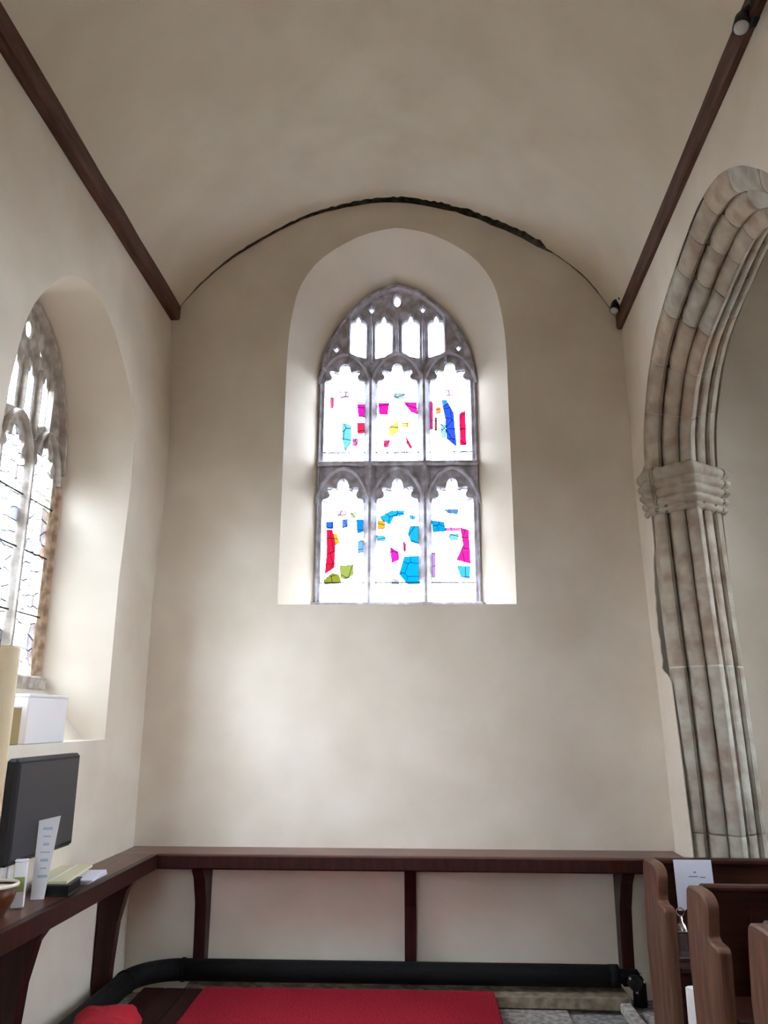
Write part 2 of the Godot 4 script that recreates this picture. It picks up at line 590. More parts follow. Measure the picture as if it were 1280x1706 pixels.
func build_shell() -> void:
	# window wall
	var wb := thing("wall_back", "cream plastered end wall with a deep arched window recess", "wall", Vector3.ZERO, 0, "", "structure")
	var jag := FastNoiseLite.new()
	jag.seed = 4
	jag.frequency = 2.6
	jag.fractal_octaves = 3
	var top := func(x: float) -> float:
		var g := at_of(GAP, x)
		return curve_of(VAULT, x) - g - g * 0.5 * jag.get_noise_1d(x * 4.0)
	var oh := dense(EAST_OUT, 16)
	var ih := dense(EAST_IN, 16)
	var ol := arch_line(EAST_C, oh)
	var il := arch_line(EAST_C, ih)
	var st := new_st()
	st.set_smooth_group(0)
	skin(st, -0.07, 3.485, -0.02, top, [[ol, 2.40]], func(u, v): return Vector3(u, v, 0.0), Vector3(0, 0, 1), 0.12)
	face("plaster_face", st, M.plaster, wb)
	# splayed reveal between the wall face and the stone window
	st = new_st()
	st.set_smooth_group(0)
	var a := [Vector3(ol[0].x, 2.40, 0)]
	var b := [Vector3(il[0].x, 2.45, EAST_Z)]
	for k in ol.size():
		for n in ([0.25, 0.5, 0.75, 1.0] if k == 0 else [1.0]):
			a.append(Vector3(ol[k].x, lerpf(2.40, ol[k].y, n), 0))
			b.append(Vector3(il[k].x, lerpf(2.45, il[k].y, n), EAST_Z))
	a.append(Vector3(ol[-1].x, 2.40, 0))
	b.append(Vector3(il[-1].x, 2.45, EAST_Z))
	var rings := []
	for k in 7:
		var r := []
		for i in a.size():
			r.append(a[i].lerp(b[i], k / 6.0))
		rings.append(r)
	for k in 6:
		for i in a.size() - 1:
			var c: Vector3 = rings[k][i]
			quad(st, rings[k][i], rings[k][i + 1], rings[k + 1][i + 1], rings[k + 1][i], Vector3(EAST_C, 3.6, c.z) - c)
	obj("window_reveal", st, M.plaster, wb)
	st = new_st()
	lining(st, a, b, Vector3(EAST_C, 3.6, 0), Vector3(0, 0, -0.012), 0.05)
	obj("rubble_lining", st, M.rubble, wb)
	st = new_st()
	hexa(st, [Vector3(0.86, 2.35, -0.6), Vector3(2.56, 2.35, -0.6), Vector3(2.56, 2.35, -0.002), Vector3(0.86, 2.35, -0.002), Vector3(0.86, 2.46, -0.6), Vector3(2.56, 2.46, -0.6), Vector3(2.56, 2.40, -0.002), Vector3(0.86, 2.40, -0.002)])
	obj("window_sill", st, M.plaster, wb)
	# rubble core of the wall, deep behind the gap under the vault
	st = new_st()
	skin(st, -0.2, 3.6, 3.9, func(x): return curve_of(VAULT, x) + 0.6, [[arch_line(EAST_C, [[0.9, 4.2], [0.8, 5.1], [0.4, 5.42], [0.0, 5.45]]), 3.9]], func(u, v): return Vector3(u, v, -0.30), Vector3(0, 0, 1), 0.2)
	face("rubble_core", st, M.rubble, wb)
	st = new_st()
	skin(st, -0.9, 4.2, -0.3, func(_x): return 6.4, [[arch_line(EAST_C, dense([[0.8, 4.3], [0.76, 4.6], [0.62, 4.95], [0.3, 5.3], [0.0, 5.4]], 12)), 2.40]], func(u, v): return Vector3(u, v, -0.62), Vector3(0, 0, -1), 0.5)
	face("outer_face", st, M.outside, wb)
	# left wall with its window opening; u is z
	var wl := thing("wall_left", "cream plastered side wall with a splayed arched window", "wall", Vector3.ZERO, 0, "", "structure")
	var sl := arch_line(SIDE_C, dense(SIDE_OUT, 16))
	var sil := arch_line(SIDE_C, dense(SIDE_IN, 16))
	st = new_st()
	st.set_smooth_group(0)
	skin(st, -0.02, DEPTH, -0.02, func(_z): return 4.72, [[sl, 1.505]], func(u, v): return Vector3(left_x(v, u), v, u), Vector3(1, 0, 0), 0.2)
	face("plaster_face", st, M.plaster, wl)
	for pair in [[sl, sil, SIDE_C]]:
		st = new_st()
		st.set_smooth_group(0)
		var p: Array = pair[0]
		var q: Array = pair[1]
		a = [Vector3(left_x(1.505, p[0].x), 1.505, p[0].x)]
		b = [Vector3(SIDE_X, 1.50, q[0].x)]
		for k in p.size():
			for n in ([0.2, 0.4, 0.6, 0.8, 1.0] if k == 0 else [1.0]):
				var v := lerpf(1.505, p[k].y, n)
				a.append(Vector3(left_x(v, p[k].x), v, p[k].x))
				b.append(Vector3(SIDE_X, lerpf(1.50, q[k].y, n), q[k].x))
		for n in [0.8, 0.6, 0.4, 0.2, 0.0]:
			var v := lerpf(1.505, p[-1].y, n)
			a.append(Vector3(left_x(v, p[-1].x), v, p[-1].x))
			b.append(Vector3(SIDE_X, lerpf(1.50, q[-1].y, n), q[-1].x))
		for k in 6:
			for i in a.size() - 1:
				var c: Vector3 = a[i].lerp(b[i], k / 6.0)
				quad(st, c, a[i + 1].lerp(b[i + 1], k / 6.0), a[i + 1].lerp(b[i + 1], (k + 1) / 6.0), a[i].lerp(b[i], (k + 1) / 6.0), Vector3(c.x, 2.8, pair[2]) - c)
		obj("window_reveal", st, M.plaster, wl)
		st = new_st()
		lining(st, a, b, Vector3(0, 2.8, pair[2]), Vector3(-0.012, 0, 0), 0.05)
		obj("rubble_lining", st, M.rubble, wl)
		# sill: level at the front, then sloping up to the glass
		st = new_st()
		var z0: float = p[0].x - 0.02
		var z1: float = p[-1].x + 0.02
		var line := [Vector2(-0.03, 1.30), Vector2(-0.03, 1.503), Vector2(-0.125, 1.507), Vector2(-0.385, 1.845), Vector2(-0.53, 1.70), Vector2(-0.53, 1.30)]
		solid(st, PackedVector2Array(line), [], z0, z1)
		obj("window_sill", st, M.plaster, wl)
	st = new_st()
	skin(st, -0.9, DEPTH + 0.4, -0.3, func(_z): return 6.4, [[arch_line(SIDE_C, dense([[0.85, 3.1], [0.82, 3.4], [0.7, 3.7], [0.4, 4.1], [0.0, 4.3]], 12)), 1.70]], func(u, v): return Vector3(-0.53 + SKEW_L * u, v, u), Vector3(-1, 0, 0), 0.6)
	face("outer_face", st, M.outside, wl)
	# right wall with the arch; the plaster ends in a ragged edge against the stone
	var wr := thing("wall_right", "cream plastered side wall around the moulded stone arch", "wall", Vector3.ZERO, 0, "", "structure")
	var path := arch_path()
	var open := []
	for p in path:
		open.append(p)
	open[0] = Vector2(0.12, 3.26)
	st = new_st()
	st.set_smooth_group(0)
	skin(st, -0.02, DEPTH, -0.02, func(_z): return 4.66, [[open, -0.02]], func(u, v): return Vector3(right_x(v, u), v, u), Vector3(-1, 0, 0), 0.15)
	face("plaster_face", st, M.plaster, wr)
	st = new_st()
	var edge := [[0.0, 0.4], [0.9, 0.39], [1.3, 0.37], [1.7, 0.345], [1.86, 0.335], [1.9, 0.29], [1.925, 0.22], [1.945, 0.16], [1.96, 0.165], [2.0, 0.2], [2.06, 0.18], [2.13, 0.2], [2.2, 0.175], [2.27, 0.2], [2.33, 0.19], [2.4, 0.22], [2.47, 0.215], [2.54, 0.245], [2.6, 0.25], [2.66, 0.28], [2.72, 0.33], [2.96, 0.34], [3.26, 0.34]]
	for k in 130:
		var v0 := 3.26 * k / 130.0
		var v1 := 3.26 * (k + 1) / 130.0
		var e0 := at_of(edge, v0)
		var e1 := at_of(edge, v1)
		quad(st, Vector3(right_x(v0, 0.12), v0, 0.12), Vector3(right_x(v0, e0), v0, e0), Vector3(right_x(v1, e1), v1, e1), Vector3(right_x(v1, 0.12), v1, 0.12), Vector3(-1, 0, 0))
		quad(st, Vector3(right_x(v0, e0), v0, e0), Vector3(right_x(v0, e0) + 0.006, v0, e0), Vector3(right_x(v1, e1) + 0.006, v1, e1), Vector3(right_x(v1, e1), v1, e1), Vector3(0, 0, 1))
	obj("plaster_edge", st, M.plaster, wr)
	st = new_st()
	skin(st, -0.9, DEPTH + 0.4, -0.3, func(_z): return 6.4, [[path, -0.3]], func(u, v): return Vector3(3.90 + SKEW_R * u, v, u), Vector3(1, 0, 0), 0.4)
	face("chancel_face", st, M.plaster, wr)
	# wall behind the camera, with a tall window
	var wf := thing("wall_front", "plastered wall behind the viewer with a tall window", "wall", Vector3.ZERO, 0, "", "structure")
	var fl := arch_line(1.0, dense([[0.34, 3.6], [0.31, 4.0], [0.2, 4.4], [0.0, 4.6]], 12))
	for e in [[DEPTH, -1.0, M.plaster], [DEPTH + 0.4, 1.0, M.outside]]:
		st = new_st()
		skin(st, -0.7, 4.2, -0.2, func(_x): return 6.4, [[fl, 1.5]], func(u, v): return Vector3(u, v, e[0]), Vector3(0, 0, e[1]), 0.6)
		face("plaster_face" if e[1] < 0 else "outer_face", st, e[2], wf)
	# vault
	var ce := thing("ceiling", "plain cream plaster barrel vault with faint damp patches", "ceiling", Vector3.ZERO, 0, "", "structure")
	st = new_st()
	st.set_smooth_group(0)
	var dent := FastNoiseLite.new()
	dent.seed = 9
	dent.frequency = 0.6
	# the plaster stops a little short of the end wall where it has come away
	var start := func(x: float) -> float:
		var g := at_of(GAP, x)
		return g * (2.2 + 1.3 * jag.get_noise_1d(x * 6.0 + 40.0))
	for i in 120:
		for k in 46:
			var x0 := lerpf(-0.06, 3.44, i / 120.0)
			var x1 := lerpf(-0.06, 3.44, (i + 1) / 120.0)
			var c := []
			for e in [[x0, k], [x1, k], [x1, k + 1], [x0, k + 1]]:
				var z: float = start.call(e[0]) if e[1] == 0 else lerpf(0.08, DEPTH, (e[1] - 1) / 45.0)
				var v := vault_at(e[0], z)
				v.y += dent.get_noise_2d(e[0], z) * 0.012 * minf(1.0, maxf(z - 0.05, 0.0) * 3.0)
				c.append(v)
			quad(st, c[0], c[1], c[2], c[3], Vector3(1.7, 3.0, c[0].z) - c[0])
	obj("vault_plaster", st, M.ceiling, ce)
	st = new_st()
	for k in 24:
		var x0 := lerpf(-0.7, 4.1, k / 24.0)
		var x1 := lerpf(-0.7, 4.1, (k + 1) / 24.0)
		var f := func(x: float) -> float: return maxf(4.9, curve_of(VAULT, clampf(x, 0.0, 3.4)) + 0.5)
		quad(st, Vector3(x0, f.call(x0), -0.63), Vector3(x1, f.call(x1), -0.63), Vector3(x1, f.call(x1), DEPTH + 0.4), Vector3(x0, f.call(x0), DEPTH + 0.4), Vector3.UP)
	obj("roof_covering", st, M.outside, ce)
	# flaked patches of older limewash near the end of the vault
	for f in [[1.34, 0.68, 0.10, 0.075], [1.53, 0.62, 0.06, 0.05], [1.76, 0.66, 0.075, 0.05], [1.62, 0.80, 0.05, 0.03]]:
		st = new_st()
		var ring := []
		for k in 18:
			var w := TAU * k / 18.0
			var rr := 1.0 + 0.22 * sin(3.0 * w + f[0] * 9.0) + 0.12 * sin(5.0 * w)
			ring.append(vault_at(f[0] + cos(w) * f[2] * rr, f[1] + sin(w) * f[3] * rr) + Vector3(0, 0.013, 0))
		for k in 18:
			tri(st, ring[k], ring[(k + 1) % 18], vault_at(f[0], f[1]) + Vector3(0, 0.012, 0), Vector3.DOWN)
		obj("limewash_patch", st, M.patch, ce)
	# the space beyond the arch: walls, ceiling and a window of its own
	var wc := thing("wall_chancel", "pale plastered chancel walls seen through the arch", "wall", Vector3.ZERO, 0, "", "structure")
	st = new_st()
	hexa(st, [Vector3(3.88, -0.1, -0.6), Vector3(6.0, -0.1, -0.6), Vector3(6.0, -0.1, -0.12), Vector3(3.88, -0.1, -0.12), Vector3(3.88, 6.4, -0.6), Vector3(6.0, 6.4, -0.6), Vector3(6.0, 6.4, -0.12), Vector3(3.88, 6.4, -0.12)])
	obj("end_face", st, M.plaster, wc)
	var cl := arch_line(1.5, dense([[0.42, 3.6], [0.39, 4.0], [0.25, 4.4], [0.0, 4.6]], 12))
	for e in [[5.6, -1.0, M.plaster], [6.0, 1.0, M.outside]]:
		st = new_st()
		skin(st, -0.6, DEPTH + 0.4, -0.2, func(_x): return 6.4, [[cl, 1.6]], func(u, v): return Vector3(e[0], v, u), Vector3(e[1], 0, 0), 0.8)
		face("side_face" if e[1] < 0 else "outer_face", st, e[2], wc)
	st = new_st()
	box(st, Vector3(6.0, 3.0, DEPTH + 0.2), Vector3(4.8, 7.0, 0.4), 0.0)
	obj("far_face", st, M.plaster, wc)
	st = new_st()
	box(st, Vector3(6.1, 6.3, 4.3), Vector3(4.7, 0.2, 10.0), 0.0)
	obj("chancel_ceiling", st, M.ceiling, wc)
	# plain glazed windows out of view that light the church
	back_window("window_3", "tall clear glazed window in the wall behind the viewer", fl, 1.5, Transform3D(Basis.IDENTITY, Vector3(0, 0, DEPTH + 0.2)))
	back_window("window_4", "clear glazed window in the chancel side wall", cl, 1.6, Transform3D(Basis(Vector3.UP, -PI / 2), Vector3(5.8, 0, 0)))
	# floor
	var fl0 := thing("floor", "worn grey stone paved church floor", "floor", Vector3.ZERO, 0, "", "structure")
	st = new_st()
	box(st, Vector3(3.8, -0.12, 4.2), Vector3(9.4, 0.2, 10.6), 0.0)
	obj("floor_bed", st, M.flag[1], fl0)
	for i in 4:
		for k in 7:
			st = new_st()
			var x0 := 2.285 + i * 0.42
			var zz := 0.27 + k * 0.62 + (0.2 if i % 2 == 1 else 0.0)
			box(st, Vector3(x0 + 0.21, -0.01 + rng.randf() * 0.003, zz + 0.31), Vector3(0.412, 0.03, 0.612), 0.006)
			obj("paving_slab", st, M.flag[(i + k * 2) % 3], fl0)

func back_window(called: String, label: String, line: Array, sill: float, xf: Transform3D) -> void:
	var w := thing(called, label, "window", Vector3.ZERO, 0, "", "structure")
	var o := PackedVector2Array()
	o.append(Vector2(line[0].x, sill))
	for p in line:
		o.append(p)
	o.append(Vector2(line[-1].x, sill))
	var st := new_st()
	solid(st, o, [], -0.003, 0.003, xf)
	obj("pane", st, M.clear, w)
	for f in [0.333, 0.667]:
		st = new_st()
		var u: float = lerpf(line[0].x, line[-1].x, f)
		box(st, Vector3(u, (sill + line[0].y + 0.7) / 2.0, 0), Vector3(0.1, line[0].y + 0.7 - sill, 0.12), 0.02, xf)
		obj("mullion", st, M.tracery, w)

# ---------------------------------------------------------------- traceried windows

const HEAD := [[1.0, 0.0], [0.985, 0.10], [0.93, 0.17], [0.80, 0.185], [0.70, 0.22], [0.63, 0.32], [0.66, 0.42], [0.74, 0.50], [0.78, 0.58], [0.74, 0.65], [0.62, 0.66], [0.46, 0.62], [0.34, 0.585], [0.275, 0.63], [0.265, 0.78], [0.20, 0.91], [0.10, 0.98], [0.0, 1.0]]

func head_line(c: float, hw: float, spring: float, apex: float) -> Array:
	# cusped head from the left spring over the apex to the right spring
	var l := []
	for p in HEAD:
		l.append(Vector2(c - p[0] * hw, lerpf(spring, apex, p[1])))
	for k in range(HEAD.size() - 2, -1, -1):
		l.append(Vector2(c + HEAD[k][0] * hw, lerpf(spring, apex, HEAD[k][1])))
	return l

func light_outline(c: float, hw: float, sill: float, spring: float, apex: float) -> PackedVector2Array:
	var o := PackedVector2Array([Vector2(c + hw, sill), Vector2(c - hw, sill)])
	o.append_array(PackedVector2Array(head_line(c, hw, spring, apex)))
	return ccw(o)

func small_light(c: float, hw: float, lo_l: float, lo_r: float, hi: float) -> PackedVector2Array:
	var h := hi - lo_l
	return ccw(PackedVector2Array([Vector2(c - hw, lo_l), Vector2(c - hw, hi - h * 0.26), Vector2(c - hw * 0.75, hi - h * 0.19), Vector2(c - hw * 0.3, hi - h * 0.16), Vector2(c - hw * 0.2, hi - h * 0.06), Vector2(c, hi), Vector2(c + hw * 0.2, hi - h * 0.06), Vector2(c + hw * 0.3, hi - h * 0.16), Vector2(c + hw * 0.75, hi - h * 0.19), Vector2(c + hw, hi - h * 0.26), Vector2(c + hw, lo_r)]))

func oval(c: Vector2, rx: float, ry: float, n := 12) -> PackedVector2Array:
	var o := PackedVector2Array()
	for k in n:
		var w := TAU * k / n
		o.append(c + Vector2(cos(w) * rx, sin(w) * ry))
	return o

func diamond(c: Vector2, r: float) -> PackedVector2Array:
	return PackedVector2Array([c + Vector2(r, 0), c + Vector2(0.2 * r, r * 0.7), c + Vector2(0, r * 1.5), c + Vector2(-0.2 * r, r * 0.7), c + Vector2(-r, 0), c + Vector2(0, -r)])

# upright bar with a chamfered nose towards the room
func bar(called: String, parent: Node, m: Material, xf: Transform3D, u: float, v0: float, v1: float, w: float, nose: float, back: float, front: float) -> void:
	var st := new_st()
	var plan := PackedVector2Array([Vector2(-w, -back), Vector2(w, -back), Vector2(w, -0.02), Vector2(w * 0.72, 0.0), Vector2(nose, front - 0.012), Vector2(nose * 0.6, front), Vector2(-nose * 0.6, front), Vector2(-nose, front - 0.012), Vector2(-w * 0.72, 0.0), Vector2(-w, -0.02)])
	var turn := Transform3D(Basis(Vector3(1, 0, 0), Vector3(0, 0, 1), Vector3(0, 1, 0)), Vector3(u, 0, 0))
	solid(st, plan, [], v0, v1, xf * turn)
	obj(called, st, m, parent)

# ridge along a path in the plane of the window
func rib(called: String, parent: Node, m: Material, xf: Transform3D, path: Array, w: float, front: float) -> void:
	var st := new_st()
	st.set_smooth_group(0)
	var rings := []
	for k in path.size():
		var a: Vector2 = path[maxi(k - 1, 0)]
		var b: Vector2 = path[mini(k + 1, path.size() - 1)]
		var d := (b - a).normalized()
		var n := Vector2(-d.y, d.x)
		var p: Vector2 = path[k]
		var r := []
		for e in [[-w, -0.03], [-w, 0.0], [-w * 0.35, front], [w * 0.35, front], [w, 0.0], [w, -0.03]]:
			r.append(xf * Vector3(p.x + n.x * e[0], p.y + n.y * e[0], e[1]))
		rings.append(r)
	st.set_smooth_group(-1)
	loft(st, rings, true, true)
	obj(called, st, m, parent)

func pointed(c: float, hw: float, spring: float, apex: float, n := 8) -> Array:
	var l := []
	for k in n + 1:
		var t := float(k) / n
		l.append(Vector2(c - hw * (1.0 - pow(t, 1.5)), lerpf(spring, apex, sin(t * PI / 2.0) * 0.85 + 0.15 * t)))
	for k in range(n - 1, -1, -1):
		l.append(Vector2(2 * c - l[k].x, l[k].y))
	return l

# panes of one light: cells of a leaded pattern, cut by the coloured areas
func glaze(parent: Node, xf: Transform3D, outline: PackedVector2Array, areas: Array, cell: float, z: float, plain: Callable, bars: Array) -> void:
	var light := Node3D.new()
	light.name = "glazed_light"
	parent.add_child(light, true)
	var lo := Vector2(INF, INF)
	var hi := Vector2(-INF, -INF)
	for p in outline:
		lo = lo.min(p)
		hi = hi.max(p)
	var seeds := []
	var nx := maxi(1, int(round((hi.x - lo.x) / cell)))
	var ny := maxi(1, int(round((hi.y - lo.y) / cell)))
	for i in nx:
		for j in ny:
			seeds.append(lo + Vector2((i + 0.5 + rng.randf_range(-0.33, 0.33)) / nx * (hi.x - lo.x), (j + 0.5 + rng.randf_range(-0.33, 0.33)) / ny * (hi.y - lo.y)))
	var lead := new_st()
	for s in seeds:
		var c: Array = [lo - Vector2(0.01, 0.01), Vector2(hi.x + 0.01, lo.y - 0.01), hi + Vector2(0.01, 0.01), Vector2(lo.x - 0.01, hi.y + 0.01)]
		for t in seeds:
			if t == s or s.distance_to(t) > cell * 3.5:
				continue
			var mid: Vector2 = (s + t) / 2.0
			var d: Vector2 = (t - s).normalized()
			var next := []
			for k in c.size():
				var p: Vector2 = c[k]
				var q: Vector2 = c[(k + 1) % c.size()]
				var dp := (p - mid).dot(d)
				var dq := (q - mid).dot(d)
				if dp <= 0.0:
					next.append(p)
				if dp * dq < 0.0:
					next.append(p.lerp(q, dp / (dp - dq)))
			c = next
			if c.size() < 3:
				break
		if c.size() < 3:
			continue
		for part in Geometry2D.intersect_polygons(PackedVector2Array(c), outline):
			var rest := [part]
			for a in areas:
				var area: PackedVector2Array = a[0]
				var mx := 0.0
				for v in area:
					mx += v.x / area.size()
				var left := []
				for r in rest:
					var halves := [r]
					if Geometry2D.clip_polygons(r, area).any(func(h): return Geometry2D.is_polygon_clockwise(h)):
						halves = Geometry2D.intersect_polygons(r, PackedVector2Array([Vector2(-9, -9), Vector2(mx, -9), Vector2(mx, 9), Vector2(-9, 9)])) + Geometry2D.intersect_polygons(r, PackedVector2Array([Vector2(mx, -9), Vector2(9, -9), Vector2(9, 9), Vector2(mx, 9)]))
					for q in halves:
						for hit in Geometry2D.intersect_polygons(q, area):
							pane(light, lead, xf, hit, z, glass_tint(a[1]))
						left.append_array(Geometry2D.clip_polygons(q, area))
				rest = left
			for r in rest:
				pane(light, lead, xf, r, z, plain.call(r))
	obj("lead_cames", lead, M.lead, light)
	for b in bars:
		var st := new_st()
		tube(st, [xf * Vector3(lo.x - 0.02, b, z + 0.012), xf * Vector3(hi.x + 0.02, b, z + 0.012)], 0.005, 6)
		obj("saddle_bar", st, M.iron, light)

func pane(light: Node, lead: SurfaceTool, xf: Transform3D, poly: PackedVector2Array, z: float, m: Material) -> void:
	var area := 0.0
	for k in poly.size():
		area += poly[k].cross(poly[(k + 1) % poly.size()]) / 2.0
	if absf(area) < 2.5e-5:
		return
	var clean := PackedVector2Array()
	for v in ccw(poly):
		if clean.is_empty() or (v.distance_to(clean[-1]) > 0.0006 and v.distance_to(clean[0]) > 0.0006):
			clean.append(v)
	if clean.size() < 3:
		return
	var p := ccw(clean)
	var q := grown(p, -lead_width)
	var st := new_st()
	solid(st, p, [], z - 0.002, z + 0.002, xf)
	obj("glass_pane", st, m, light)
	for s in [-1.0, 1.0]:
		for k in p.size():
			var j := (k + 1) % p.size()
			quad(lead, xf * Vector3(p[k].x, p[k].y, z + 0.0035 * s), xf * Vector3(p[j].x, p[j].y, z + 0.0035 * s), xf * Vector3(q[j].x, q[j].y, z + 0.0035 * s), xf * Vector3(q[k].x, q[k].y, z + 0.0035 * s), xf.basis * Vector3(0, 0, s))

# coloured areas, in percent of a light: across from its left edge, up from its sill to its spring
func areas_of(list: Array, c: float, hw: float, sill: float, spring: float) -> Array:
	var out := []
	for e in list:
		var p := PackedVector2Array()
		for k in range(1, e.size(), 2):
			p.append(Vector2(c - hw + 2.0 * hw * e[k] / 100.0, sill + (spring - sill) * e[k + 1] / 100.0))
		out.append([ccw(p), Color8(e[0][0], e[0][1], e[0][2])])
	return out

func traced_window(called: String, label: String, xf: Transform3D, stone: Material, jamb_stone: Material, hw: float, inner: Array, sill: float, tiers: Array, pitch: float, lw: float, smalls: Array, holes: Array, pictures: Array, cell: float, plain: Callable, bars: Array, thick: float, nose: float) -> void:
	var w := thing(called, label, "window", Vector3.ZERO, 0, "", "structure")
	var top: Array = tiers[-1]          # [sill, spring, apex] of each row of lights
	var arch := arch_line(0.0, dense(inner, 16))
	var ys: float = top[1]
	# head of the window: one traceried slab over the top row of lights
	var o := PackedVector2Array([Vector2(-hw, ys)])
	for p in arch:
		if p.y > ys + 0.01:
			o.append(p)
	o.append(Vector2(hw, ys))
	for k in [1, 0, -1]:
		var h := head_line(k * pitch, lw, ys, top[2])
		h.reverse()
		o.append_array(PackedVector2Array(h))
	var st := new_st()
	solid(st, o, smalls + holes, -thick * 0.5, 0.0, xf, 0.0, 0.012, thick * 0.18)
	obj("tracery_head", st, stone, w)
	# arch moulding round the edge
	var rim := []
	for p in arch:
		rim.append(Vector2(p.x * 0.955, ys + (p.y - ys) * 0.965 - 0.008))
	rib("arch_moulding", w, stone, xf, rim, 0.026, 0.035)
	for t in tiers.size():
		var tier: Array = tiers[t]
		for k in [-1, 0, 1]:
			var c: float = k * pitch
			if t < tiers.size() - 1:
				var nxt: float = tiers[t + 1][0]
				var cellp := PackedVector2Array([Vector2(c - pitch / 2.0, tier[1]), Vector2(c - pitch / 2.0, nxt), Vector2(c + pitch / 2.0, nxt), Vector2(c + pitch / 2.0, tier[1])])
				var h := head_line(c, lw, tier[1], tier[2])
				h.reverse()
				cellp.append_array(PackedVector2Array(h))
				st = new_st()
				solid(st, cellp, [], -thick, -0.004, xf)
				obj("light_head", st, stone, w)
			rib("sub_arch", w, stone, xf, pointed(c, pitch / 2.0, tier[1] - 0.01, tier[2] + pitch * 0.2), 0.017, 0.03)
		if t > 0:
			st = new_st()
			box(st, Vector3(0, tier[0] - 0.018, 0.02 - thick * 0.5), Vector3(hw * 2.0, 0.036, thick + 0.06), 0.012, xf)
			obj("transom", st, stone, w)
	for s in [-1.0, 1.0]:
		bar("mullion", w, stone, xf, s * pitch / 2.0, sill, ys + 0.02, pitch / 2.0 - lw, 0.016, thick, nose)
		st = new_st()
		var inn: float = pitch + lw
		solid(st, PackedVector2Array([Vector2(s * inn, sill), Vector2(s * (hw + 0.02), sill), Vector2(s * (hw + 0.02), ys), Vector2(s * inn, ys)]), [], -thick, 0.0, xf, 0.0)
		obj("jamb_stone", st, jamb_stone, w)
		bar("jamb_roll", w, jamb_stone, xf, s * (hw - 0.012), sill, ys, 0.018, 0.008, thick * 0.5, 0.02)
	# upright ribs between the small top lights
	for k in smalls.size() + 1:
		var u: float
		var lo2: float = ys + 0.17
		if k == 0 or k == smalls.size():
			u = (-1.0 if k == 0 else 1.0) * (absf(smalls[0][0].x) + 0.025)
			u = signf(u) * (pitch * 0.92)
		else:
			u = (k - smalls.size() / 2.0) * pitch / 2.0
		if k % 2 == 0 and k > 0 and k < smalls.size():
			lo2 = top[2] + pitch * 0.2
		rib("tracery_rib", w, stone, xf, [Vector2(u, lo2), Vector2(u, lo2 + 0.15), Vector2(u, smalls[0][5].y - 0.0)], 0.015, 0.025)
	st = new_st()
	box(st, Vector3(0, sill - 0.04, 0.02 - thick * 0.5), Vector3(hw * 2.0 + 0.02, 0.08, thick + 0.06), 0.01, xf)
	obj("stone_sill", st, stone, w)
	# glass
	for t in tiers.size():
		var tier: Array = tiers[t]
		for k in [-1, 0, 1]:
			var c: float = k * pitch
			var a := []
			if pictures.size() > 0:
				a = areas_of(pictures[t * 3 + k + 1], c, lw, tier[0], tier[1])
			glaze(w, xf, light_outline(c, lw + 0.006, tier[0] - 0.004, tier[1], tier[2] + 0.006), a, cell, -thick * 0.22, plain, bars[t])
	for s in smalls + holes:
		var g := Node3D.new()
		g.name = "small_light"
		w.add_child(g, true)
		st = new_st()
		solid(st, grown(ccw(s), 0.004), [], -thick * 0.22 - 0.002, -thick * 0.22 + 0.002, xf)
		obj("glass_pane", st, M.clear, g)

